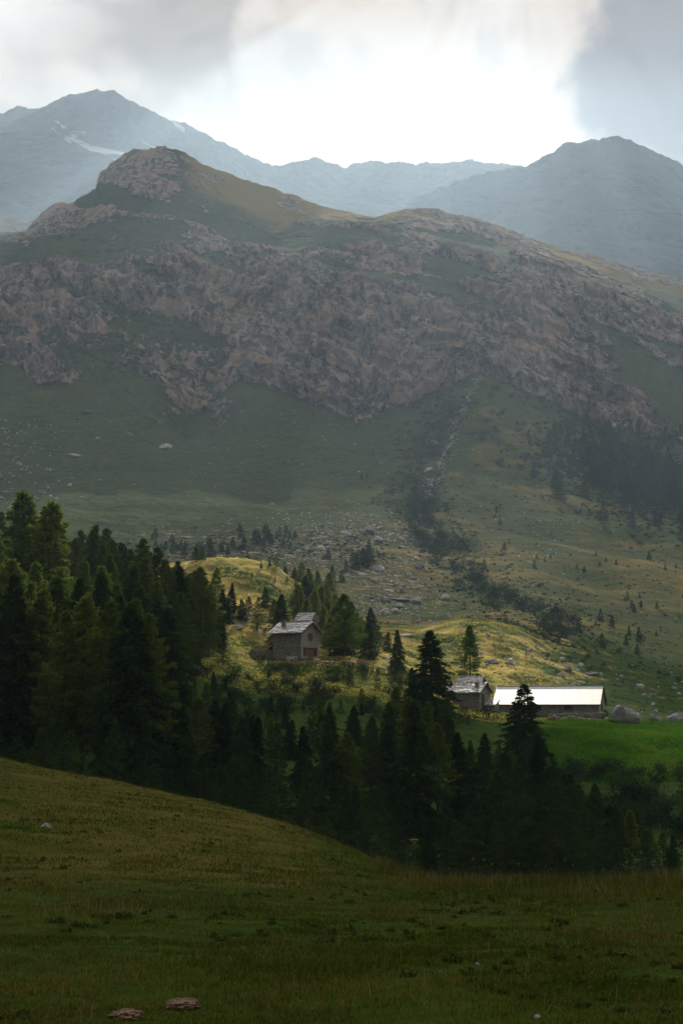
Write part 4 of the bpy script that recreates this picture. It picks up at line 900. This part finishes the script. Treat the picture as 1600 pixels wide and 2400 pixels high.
# lean-to at its left
lt = empty('lean_to_shed', hut.matrix_world.to_translation() if False else hut.location + Matrix.Rotation(ANG, 3, 'Z') @ Vector((-L / 2 - 1.15, 0.2, 0)), ANG)
tag(lt, 'low dark wooden lean-to with an orange door against the left end of the hut', 'lean-to')
w = MB(); w.add([(-1.1, -1.7, -1), (1.1, -1.7, -1), (1.1, 1.7, -1), (-1.1, 1.7, -1), (-1.1, -1.7, 1.6), (1.1, -1.7, 3.0), (1.1, 1.7, 3.0), (-1.1, 1.7, 1.6)], [(0, 1, 5, 4), (1, 2, 6, 5), (2, 3, 7, 6), (3, 0, 4, 7), (3, 2, 1, 0), (4, 5, 6, 7)])
w.build('wall', M_WOOD, lt)
rr = MB(); slab(rr, (-1.5, -2.0, 1.42), (1.05, -2.0, 3.05), (1.05, 2.0, 3.05), (-1.5, 2.0, 1.42), 0.12); rr.build('roof', M_WOOD, lt)
opening(lt, 'door', (-0.1, -1.76, 0.85), 0.7, 1.6, (0, -1, 0), (M_RED, M_WOOD))
# turf covered cellar
def turf_mound(px, py, Y, sx, sy, sz, label, name, cat, mat_top, mat_face):
    import bmesh
    X, Y, Z = at(px, py, Y); Z = gz(X, Y) - 0.2; root = empty(name, (X, Y, Z)); tag(root, label, cat)
    b = bmesh.new(); bmesh.ops.create_icosphere(b, subdivisions=4, radius=1)
    for v in b.verts:
        n = float(noise3(np.array([v.co.x * 1.3 + 3]), np.array([v.co.y * 2.1]), np.array([v.co.z * 2.1]))[0]); v.co *= (1 + 0.22 * n); v.co.x *= sx; v.co.y *= sy; v.co.z *= sz
    me = bpy.data.meshes.new('turf_cover'); b.to_mesh(me); b.free(); me.materials.append(mat_top); o = bpy.data.objects.new('turf_cover', me); COL.objects.link(o); o.parent = root
    w = MB(); r = random.Random(4)
    for i in range(5):
        for j in range(int(sx * 2 / 0.5)):
            w.box((-sx * 0.85 + j * 0.5 + r.uniform(-.1, .1), -sy * 0.92 + i * 0.03, -0.25 + i * 0.27), (0.48, 0.4, 0.25), Matrix.Rotation(r.uniform(-.1, .1), 3, 'Y'))
    w.build('stone_front', mat_face, root); return root
turf_mound(613, 1514, 243, 2.0, 2.6, 2.1, 'turf topped stone cellar built into the bank left of the hut', 'turf_cellar', 'cellar', M_TURF, M_WALL)
# slate roofed shed behind the hut
sh = empty('slate_roofed_shed', house_at(728, 1470, 256, 2.9, 2.6, -R(25)), -R(25)); tag(sh, 'little shed whose grey slate roof shows above the hut', 'shed')
gable_walls(2.9, 2.6, 1.3, 1.2, M_WALL, sh); slate_roof(2.9, 2.6, 1.3, 1.2, sh, 0.2, 0.3, seed=8, rows=4); opening(sh, 'door', (1.5, 0, 0.7), 0.6, 1.2, (1, 0, 0), (M_WOOD, M_WOOD))
# white garden table
tb = empty('garden_table', (*at(684, 1549, 234.2)[:2], at(684, 1549, 234.2)[2]), ANG); tag(tb, 'white table set against the long wall of the hut', 'table')
m = MB(); m.box((0, 0, 0.74), (1.7, 0.8, 0.06)); m.build('table_top', M_WHITE, tb)
for sx in (-.75, .75):
    for sy in (-.32, .32):
        m = MB(); m.box((sx, sy, 0.35), (0.08, 0.08, 0.72)); m.build('leg', M_WHITE, tb)
m = MB(); m.box((0, -.30, 0.45), (1.42, 0.03, 0.36)); m.build('side_board', M_WHITE, tb)
# small house with its back wing
A2 = -R(27)
def small_house(px, py, Y, L, Wd, EH, RS, label, seed, chim=True):
    h = empty('stone_cottage', house_at(px, py, Y, L, Wd, A2), A2); tag(h, label, 'cottage')
    gable_walls(L, Wd, EH, RS, M_WALL, h); rf = slate_roof(L, Wd, EH, RS, h, 0.35, 0.45, seed=seed, rows=6, slate=0.6); verge(L, Wd, EH, RS, 0.3, 0.4, h, M_WOOD)
    if chim:
        c = MB(); c.box((L / 2 - 0.75, -Wd * 0.30, EH + RS * 0.62), (0.5, 0.5, 1.3)); c.build('chimney', M_WALL, rf); c = MB(); c.box((L / 2 - 0.75, -Wd * 0.30, EH + RS * 0.62 + .70), (0.62, 0.62, 0.1)); c.build('chimney_cap', M_SLATE, rf)
        opening(h, 'door', (L / 2 + .04, -0.9, 1.3), 0.8, 1.7, (1, 0, 0), (M_WOOD, M_WOOD))
    return h
small_house(1123, 1660, 229, 5.8, 4.8, 2.55, 1.4, 'small stone cottage with a pale slate roof and chimney, half hidden by the big spruce', 21)
small_house(1121, 1622, 238, 3.6, 3.2, 1.2, 1.3, 'tiny second slate roof peeping up behind the small cottage', 22, False)
ls = empty('stone_outhouse', (*at(1153, 1662, 231)[:2], at(1153, 1662, 231)[2]), A2); tag(ls, 'low lean-to outhouse with a slate roof between the cottage and the barn', 'outhouse')
w = MB(); w.add([(-.8, -.9, -1), (.8, -.9, -1), (.8, .9, -1), (-.8, .9, -1), (-.8, -.9, .55), (.8, -.9, .55), (.8, .9, 1.35), (-.8, .9, 1.35)], [(0, 1, 5, 4), (1, 2, 6, 5), (2, 3, 7, 6), (3, 0, 4, 7), (3, 2, 1, 0), (4, 5, 6, 7)]); w.build('wall', M_WALL, ls)
w = MB(); r = random.Random(9); slab(w, (-1, -1.15, .50), (1, -1.15, .50), (1, 1.05, 1.50), (-1, 1.05, 1.50), .08)
for i in range(4):
    for j in range(4): w.box((-.75 + j * .5, -.9 + i * .5, .78 + i * .23), (.46, .56, .07), Matrix.Rotation(R(24) + r.uniform(-.08, .08), 3, 'X'))
w.build('roof', M_SLATE, ls)
# barn
AB = -R(15.4); L, Wd, EH, RS = 16.9, 11.2, 1.25, 2.85
bn = empty('stone_barn', house_at(1403, 1668, 229.0, L, Wd, AB), AB); tag(bn, 'long low stone barn under a shining white sheet metal roof', 'barn')
gable_walls(L, Wd, EH, RS, M_WALL, bn)
m = MB(); sl = RS / (Wd / 2)
for s in (-1, 1):
    slab(m, (-L / 2 - .3, s * (Wd / 2 + .35), EH - .35 * sl + .05), (L / 2 + .25, s * (Wd / 2 + .35), EH - .35 * sl + .05), (L / 2 + .25, 0, EH + RS + .05), (-L / 2 - .3, 0, EH + RS + .05), 0.05)
    for k in range(15):                                            # standing seams
        xk = -L / 2 - .25 + k * (L + .45) / 14; p = Vector((xk, s * (Wd / 2 + .34), EH - .35 * sl + .115)); q = Vector((xk, 0, EH + RS + .115)); m.tube(p, q, 0.012, 0.012, 4)
rb = m.build('roof', M_METAL, bn)
m = MB(); m.box((-.02, 0, EH + RS + .13), (L + .55, .3, .04)); m.build('ridge_cap', M_METAL, rb)
m = MB()
for s in (-1, 1): m.tube((L / 2 + .28, s * (Wd / 2 + .35), EH - .35 * sl - .02), (L / 2 + .28, 0, EH + RS - .02), .09, .09, 4)
m.build('verge_board', M_WOOD, bn)
m = MB(); m.box((0, -Wd / 2 - .30, EH - .18), (L + .3, .08, .12)); m.build('eave_board', M_WOOD, bn)
opening(bn, 'window', (3.6, -Wd / 2 - .04, .62), 1.0, .5, (0, -1, 0), (M_DARK, M_WOOD), False)
opening(bn, 'window', (-1.2, -Wd / 2 - .04, .62), .7, .45, (0, -1, 0), (M_DARK, M_WOOD), False)
opening(bn, 'door', (L / 2 + .04, -1.5, 1.0), 1.1, 1.9, (1, 0, 0), (M_WOOD, M_WOOD))
# things in front of the barn
fw = MB(); r = random.Random(31); p = Vector(at(1284, 1680, 222)); q = Vector(at(1416, 1676, 226)); dv = (q - p); n = 26
for i in range(n):
    for j in range(2):
        c = p + dv * ((i + .5 + .5 * (j % 2)) / n); fw.box((c.x, c.y, c.z + .05 + j * .27), (dv.length / n * r.uniform(.9, 1.1), .45, .26), Matrix.Rotation(r.uniform(-.06, .06), 3, 'X'))
tag(fw.build('dry_stone_wall', M_ROCK), 'long low grey dry stone wall in front of the metal roofed barn', 'wall')
M_RUST = mat_simple('reddish_rock', (0.20, 0.12, 0.10), (0.42, 0.30, 0.26), 2, 0.9, 0.6, 0.2)
RUST = [rock_data(260 + i, .7, M_RUST) for i in range(4)]
for i in range(34):
    X, Y, Z = at(random.uniform(1284, 1400), random.uniform(1677, 1688), 219 + random.uniform(-.6, .6)); s = random.uniform(.35, .8)
    o = bpy.data.objects.new('boulder', random.choice(RUST)); COL.objects.link(o); o.location = (X, Y, gz(X, Y) + s * .25 + (.3 if i % 3 == 0 else 0)); o.scale = (s, s, s); o.rotation_euler = (random.uniform(0, 6), random.uniform(0, 6), 0)
    tag(o, 'reddish block of the stone heap below the low wall of the barn', 'rock', 'reddish blocks heaped before the barn')
bk = empty('bucket', at(1419, 1675, 224)); bk.location.z = gz(bk.location.x, bk.location.y) + .05; tag(bk, 'small white bucket at the right end of the low wall', 'bucket')
m = MB(); m.tube((0, 0, 0), (0, 0, .5), .2, .26, 14); m.build('pail', M_WHITE, bk)
m = MB(); P_ = [Vector((.26 * math.cos(t), 0, .5 + .24 * math.sin(t))) for t in np.linspace(0, math.pi, 8)]
for a_, b_ in zip(P_, P_[1:]): m.tube(a_, b_, .012, .012, 4)
m.build('handle', M_DARK, bk)
# rail fence before the hut, path beside it
fn = empty('rail_fence', at(722, 1556, 233.5)); tag(fn, 'thin wooden post and rail fence running right from the hut', 'fence'); o0 = fn.location.copy(); prev = None
for i, px in enumerate((722, 742, 762, 784, 806, 828, 850, 874)):
    X, Y, _ = at(px, 1550, 233.5); g_ = gz(X, Y); b_ = Vector((X, Y, g_)) - o0; m = MB(); m.tube(b_ - Vector((0, 0, .3)), b_ + Vector((random.uniform(-.05, .05), 0, 1.05)), .07, .055, 6); m.build('post', M_WOOD, fn)
    if prev is not None:
        for hh in (.5, .92):
            m = MB(); m.tube(prev + Vector((-.1, -.07, hh)), b_ + Vector((.1, -.07, hh)), .045, .04, 5); m.build('rail', M_WOOD, fn)
    prev = b_
for px, lb in ((605, 'lone grey fence post left of the lean-to'), (628, 'short fence post in front of the lean-to')):
    X, Y, _ = at(px, 1550, 234.5); m = MB(); m.tube((0, 0, -.4), (.05, 0, 1.5), .08, .06, 7); o = m.build('fence_post', M_WOOD); o.location = (X, Y, gz(X, Y)); tag(o, lb, 'fence post')
def ribbon(name, P, wid, mat):
    V = []; n = 60
    for i in range(n):
        t = i / (n - 1) * (len(P) - 1); k = min(int(t), len(P) - 2); f = t - k; px = P[k][0] * (1 - f) + P[k + 1][0] * f; Y = P[k][1] * (1 - f) + P[k + 1][1] * f
        X = at(px, 1550, Y)[0]; w_ = wid * random.uniform(.8, 1.15)
        for s in (-1, -.33, .33, 1): V.append((X, Y + s * w_ / 2, gz(X, Y + s * w_ / 2) + .07 - .03 * abs(s)))
    o = mesh_np(name, np.array(V), grid_faces(n, 4), mat, smooth=True); o['kind'] = 'structure'; return o
ribbon('earth_path', [(640, 236), (700, 235), (760, 236), (840, 237), (905, 238)], 1.9, M_EARTH)
# summit cairn
q = at(387, 346, 1480); X, Y = q[0], q[1]; cr = empty('summit_cairn', (X, Y, gz(X, Y))); tag(cr, 'tiny cairn with a pole on the highest point of the middle peak', 'cairn')
m = MB(); r = random.Random(2)
for i in range(9): m.box((r.uniform(-.6, .6), r.uniform(-.6, .6), .3 + i * .25), (1.9 - i * .17, 1.8 - i * .16, .3), Matrix.Rotation(r.uniform(0, 3), 3, 'Z'))
m.build('stones', M_ROCK, cr); m = MB(); m.tube((0, 0, 2), (0, 0, 5.5), .18, .14, 6); m.build('pole', M_WOOD, cr)

# ------------------------------------------------------------------ grass
M_HEAD = mat_simple('seed_head', (0.16, 0.10, 0.08), (0.30, 0.22, 0.18), 30, 0.9, 0, 0.1)
def gz_many(X, Y):
    u = X / (Y + OFF); c = np.clip(np.interp(u, cs, np.arange(nU)), 0, nU - 1.001); i = c.astype(int); out = np.empty_like(X)
    for q in np.unique(i):
        m = i == q; f = c[m] - q; out[m] = np.interp(Y[m], np.maximum.accumulate(GY[:, q]), GZ[:, q]) * (1 - f) + np.interp(Y[m], np.maximum.accumulate(GY[:, q + 1]), GZ[:, q + 1]) * f
    return out
def blades(name, X, Y, H, Wb, mat, label, cat, lean=0.5, seg2=True, seed=1, z0=-0.01, kind='stuff'):
    r = np.random.default_rng(seed); n = len(X); Z = gz_many(X, Y) + z0
    th = r.uniform(0, 6.28, n); ln = np.abs(r.normal(0, lean, n)) * H; ax = r.uniform(0, 6.28, n)
    b = np.stack([X, Y, Z], -1); w = np.stack([np.cos(ax), np.sin(ax), 0 * ax], -1) * (Wb / 2)[:, None]; ld = np.stack([np.cos(th), np.sin(th), 0 * th], -1) * ln[:, None]
    mid = b + ld * 0.35 + np.stack([0 * H, 0 * H, H * 0.6], -1); tip = b + ld + np.stack([0 * H, 0 * H, H * (1 - 0.25 * np.minimum(ln / H, 1))], -1)
    V = np.stack([b - w, b + w, mid + w * .75, mid - w * .75, tip], 1).reshape(-1, 3); k = np.arange(n)[:, None] * 5
    o = mesh_np(name, V, [k + np.array([[0, 1, 2, 3]]), k + np.array([[3, 2, 4]])], mat); tag(o, label, cat, None, kind); return o
def mat_grass(name, c1, c2, c3, transl=0.35, sc=0.35):
    m = new_mat(name); nt, lk, N = nodes_of(m.node_tree); tc = N('ShaderNodeTexCoord')
    a = N('ShaderNodeTexNoise'); a.inputs['Scale'].default_value = sc; a.inputs['Detail'].default_value = 5; lk.new(tc.outputs['Object'], a.inputs['Vector'])
    w = N('ShaderNodeTexWhiteNoise'); w.noise_dimensions = '3D'; g = N('ShaderNodeNewGeometry'); lk.new(g.outputs['Random Per Island'], w.inputs[0])
    s = N('ShaderNodeMath', operation='MULTIPLY_ADD'); lk.new(g.outputs['Random Per Island'], s.inputs[0]); s.inputs[1].default_value = 0.42; lk.new(a.outputs['Fac'], s.inputs[2])
    cr = N('ShaderNodeValToRGB'); e = cr.color_ramp.elements; e[0].position = 0.42; e[0].color = (*c1, 1); e[1].position = 0.72; e[1].color = (*c2, 1); x = cr.color_ramp.elements.new(0.97); x.color = (*c3, 1)
    lk.new(s.outputs[0], cr.inputs[0])
    d = N('ShaderNodeBsdfDiffuse'); t = N('ShaderNodeBsdfTranslucent'); lk.new(cr.outputs[0], d.inputs[0]); lk.new(cr.outputs[0], t.inputs[0])
    mx = N('ShaderNodeMixShader'); mx.inputs[0].default_value = transl; lk.new(d.outputs[0], mx.inputs[1]); lk.new(t.outputs[0], mx.inputs[2]); o = N('ShaderNodeOutputMaterial'); lk.new(mx.outputs[0], o.inputs[0]); return m
r = np.random.default_rng(3)
def field(n, Ya, Yb, Um=0.30, p=1.0, seed=0):
    r = np.random.default_rng(seed); s = r.uniform(0, 1, n) ** p; Y = Ya * (Yb / Ya) ** s; X = r.uniform(-Um, Um, n) * Y; return X, Y
M_G1 = mat_grass('meadow_grass', (0.031, 0.062, 0.004), (0.078, 0.094, 0.009), (0.190, 0.145, 0.040))
M_G2 = mat_grass('dry_grass', (0.07, 0.055, 0.02), (0.14, 0.10, 0.045), (0.28, 0.21, 0.11), 0.4)
M_G3 = mat_grass('hill_grass_blades', (0.14, 0.20, 0.022), (0.48, 0.39, 0.08), (0.54, 0.43, 0.12), 0.5, 0.15)
X, Y = field(330000, 7.0, 70, 0.30, 0.9, 1)
cl = fbm(X / 1.1, Y / 1.1, 0 * X, 3); cl2 = fbm(X / 5, Y / 7, 0 * X + 4, 3); keep = r.uniform(size=len(X)) < 0.62 + 0.9 * cl
X, Y, cl, cl2 = X[keep], Y[keep], cl[keep], cl2[keep]; H = (0.018 + 0.036 * np.clip(0.5 + 1.2 * cl + cl2, 0.1, 1.6)) * r.uniform(.5, 1.3, len(X)) * (1 + Y / 60)
blades('grass', X, Y, H, 0.0045 + 0.00042 * Y * r.uniform(.6, 1.4, len(X)), M_G1, 'short green pasture grass of the near meadow', 'grass', 0.8, seed=4)
_r = random.Random(77); _w = []
for _ in range(900):
    y_ = 9 * (62 / 9) ** _r.random(); x_ = _r.uniform(-.29, .29) * y_
    if float(fbm(np.array([x_ / 4]), np.array([y_ / 6]), np.array([2.0]), 3)[0]) > -0.05: _w.append((x_, y_, gz(x_, y_), _r.uniform(.04, .13) * (1 + y_ / 90)))
scatter_clumps('meadow_weeds', _w, mat_leaf('weed_leaves', (0.012, 0.030, 0.005), (0.040, 0.055, 0.012), 0.3), 'low dark leafy weeds among the grass of the near meadow', 'weeds', 14)
_w = [(x_ + 0.3, y_ + .4, gz(x_ + .3, y_ + .4) + .05, .022) for x_, y_, _z, _s in _w[:260]]
scatter_clumps('meadow_flowers', _w, M_HEAD, 'tiny faded flowers dotted through the near meadow', 'flowers', 5)
X, Y = field(17000, 8.0, 68, 0.30, 0.8, 2); cl = fbm(X / 3, Y / 5, 0 * X + 9, 4); u = X / Y
wt = 0.10 + 1.6 * np.clip(cl, 0, 1) + 0.5 * np.exp(-((u + 0.10) / 0.08) ** 2) * (Y > 16) * (Y < 46); keep = r.uniform(size=len(X)) < wt
X, Y = X[keep], Y[keep]; blades('dry_grass', X, Y, r.uniform(.07, .20, len(X)), 0.002 + 0.00032 * Y, M_G2, 'dry straw coloured stalks standing in the near meadow', 'dry grass', 0.7, seed=6)
# taller stalks along the right part of the meadow crest
def crest_pts(n, x0, x1, seed, dy=3):
    r = np.random.default_rng(seed); px = r.uniform(x0, x1, n); Yc = np.interp(px, [p[0] for p in CREST], [p[2] for p in CREST]) - np.abs(r.normal(0, dy, n)); return (px - 800) / F * Yc * 1.0, Yc
X, Y = crest_pts(1500, 880, 1700, 11, 3.5); H = r.uniform(.15, .45, len(X)); blades('tall_grass', X, Y, H, np.full(len(X), .010), M_G2, 'tall rank stalks fringing the right part of the meadow edge', 'tall grass', 0.55, seed=12)
X, Y = crest_pts(5000, 880, 1700, 13, 4); blades('sedge', X, Y, r.uniform(.12, .34, len(X)), np.full(len(X), .012), M_G1, 'dark green rank tufts along the right part of the meadow edge', 'sedge', 0.6, seed=14)
# sunlit hill grass
P = []
rr_ = np.random.default_rng(8); Y = rr_.uniform(198, 330, 175000); X = rr_.uniform(-0.27, 0.36, len(Y)) * Y; k = (fbm(X / 3, Y / 3, 0 * X, 3) > -0.18) & ~((np.hypot(X + 9, Y - 240) < 4.6) | ((X > 26) & (X < 46) & (Y > 224) & (Y < 243)) | ((X > 18) & (X < 26) & (Y > 226) & (Y < 240))) & (X / Y + 0.05 * fbm(X / 9, Y / 9, 0 * X + 1, 3) < 0.145)
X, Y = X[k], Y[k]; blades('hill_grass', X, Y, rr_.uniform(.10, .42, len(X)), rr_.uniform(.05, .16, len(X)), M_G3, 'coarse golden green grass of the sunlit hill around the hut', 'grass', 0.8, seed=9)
Y = rr_.uniform(172, 224, 125000); X = rr_.uniform(0.125, 0.36, len(Y)) * Y; k = fbm(X / 4, Y / 4, 0 * X, 3) > -0.45; X, Y = X[k], Y[k]
blades('lush_grass', X, Y, rr_.uniform(.10, .40, len(X)), rr_.uniform(.05, .15, len(X)), mat_grass('lush_blades', (0.040, 0.125, 0.006), (0.08, 0.20, 0.010), (0.16, 0.24, 0.03), 0.45, 0.12), 'lush bright green grass of the meadow below the barn', 'grass', 0.8, seed=19)
# seed heads on the crest, each a thing of its own
M_STEM = mat_simple('flower_stem', (0.05, 0.07, 0.02), (0.10, 0.10, 0.03), 10, 0.9, 0, 0.1)
M_UMB = mat_simple('umbel', (0.20, 0.22, 0.09), (0.30, 0.32, 0.15), 30, 0.9, 0, 0.1)
def head_data(kind):
    st = MB(); st.tube((0, 0, -.03), (.02, 0, .2), .006, .005, 4); st.tube((.02, 0, .2), (.05, .01, .40), .005, .004, 4); sm = bpy.data.meshes.new('stem'); sm.from_pydata(st.v, [], st.f); sm.materials.append(M_STEM)
    h = MB(); r = random.Random(len(kind))
    if kind == 'thistle':
        for i in range(40):
            a, b = r.uniform(0, 6.28), r.uniform(-.5, 1.5); d = Vector((math.cos(a) * math.cos(b), math.sin(a) * math.cos(b), math.sin(b))); h.tube(Vector((.05, .01, .405)), Vector((.05, .01, .405)) + d * r.uniform(.018, .032), .006, .001, 3)
    else:
        for i in range(40):
            a, q = r.uniform(0, 6.28), r.uniform(0, 1) ** .5 * .055; c = Vector((.05 + q * math.cos(a), .01 + q * math.sin(a), .46 - q * q * 3)); h.tube((.05, .01, .39), c, .002, .002, 3); h.box(c, (.015, .015, .008))
    hm_ = bpy.data.meshes.new('flower_head'); hm_.from_pydata(h.v, [], h.f); hm_.materials.append(M_HEAD if kind == 'thistle' else M_UMB); return sm, hm_
TH = head_data('thistle')
def plant(data, name, cat, X, Y, s, label, group=None):
    o = empty(name, (X, Y, gz(X, Y)), random.uniform(0, 6.28)); o.scale = (s, s, s * random.uniform(.8, 1.2)); tag(o, label, cat, group)
    for nm, me in (('stem', data[0]), ('flower_head', data[1])): c = bpy.data.objects.new(nm, me); COL.objects.link(c); c.parent = o
XX, YY = crest_pts(70, 960, 1690, 21, 1.6)
for a_, b_ in zip(XX[:34], YY[:34]): plant(TH, 'thistle', 'thistle', a_, b_, random.uniform(.6, 1.5), 'faded thistle head standing on the right part of the meadow edge', 'thistles along the meadow edge')
for px, py in ((545, 1978), (598, 1990), (600, 2006), (716, 1978), (716, 1996), (435, 2068), (584, 2068), (893, 2020)):
    q = hit(px, py + 6, 8)
    if q: plant(TH, 'thistle', 'thistle', q[0], q[1], random.uniform(.5, .8), 'small faded thistle on the left half of the meadow', 'thistles of the left meadow')
q = at(975, 2070, 33.5); plant(head_data('umbel'), 'cow_parsley', 'umbel flower', q[0], q[1], (at(975, 1980, 33.5)[2] - gz(q[0], q[1])) / .46, 'single pale yellow umbel flower standing above the meadow edge')
# bare earth mounds at the bottom edge
def mound(px, py, s, label):
    import bmesh
    q = hit(px, py, 5); b = bmesh.new(); bmesh.ops.create_icosphere(b, subdivisions=4, radius=1)
    for v in b.verts:
        n = [float(noise3(np.array([v.co.x * f + px]), np.array([v.co.y * f]), np.array([v.co.z * f]))[0]) for f in (2.3, 6.1, 14)]; v.co *= 1 + .35 * n[0] + .22 * n[1] + .12 * n[2]; v.co = Vector((v.co.x * s * 1.25, v.co.y * s * 1.1, v.co.z * s * .42))
    me = bpy.data.meshes.new('molehill'); b.to_mesh(me); b.free(); me.materials.append(M_EARTH); o = bpy.data.objects.new('molehill', me); COL.objects.link(o); o.location = (q[0], q[1], q[2] + .02); tag(o, label, 'molehill')
mound(428, 2362, .085, 'crumbly bare earth molehill, the right one at the bottom of the meadow'); mound(296, 2386, .075, 'crumbly bare earth molehill, the left one at the very bottom edge')
for px, py, s, lb in ((1118, 2262, .07, 'bluish stone in the grass of the lower right meadow'), (1258, 2386, .08, 'bluish stone at the bottom edge of the meadow'), (1032, 2278, .045, 'tiny grey stone left of the bluish meadow stone')): rock(px, py, s * 0.6, lb, None, 5, False)
#@@OBJ1
# ------------------------------------------------------------------ haze
hz = MB(); hz.box((0, 1650, 770), (6600, 3800, 1640)); 
hm = bpy.data.materials.new('valley_haze'); hm.use_nodes = True; hm.node_tree.nodes.clear(); _, lk, N = nodes_of(hm.node_tree)
pv = N('ShaderNodeVolumePrincipled'); pv.inputs['Color'].default_value = (0.55, 0.75, 1.0, 1); pv.inputs['Density'].default_value = 0.00024; pv.inputs['Anisotropy'].default_value = 0.42
ho = N('ShaderNodeOutputMaterial'); lk.new(pv.outputs[0], ho.inputs['Volume'])
h = hz.build('haze', hm); h['kind'] = 'stuff'
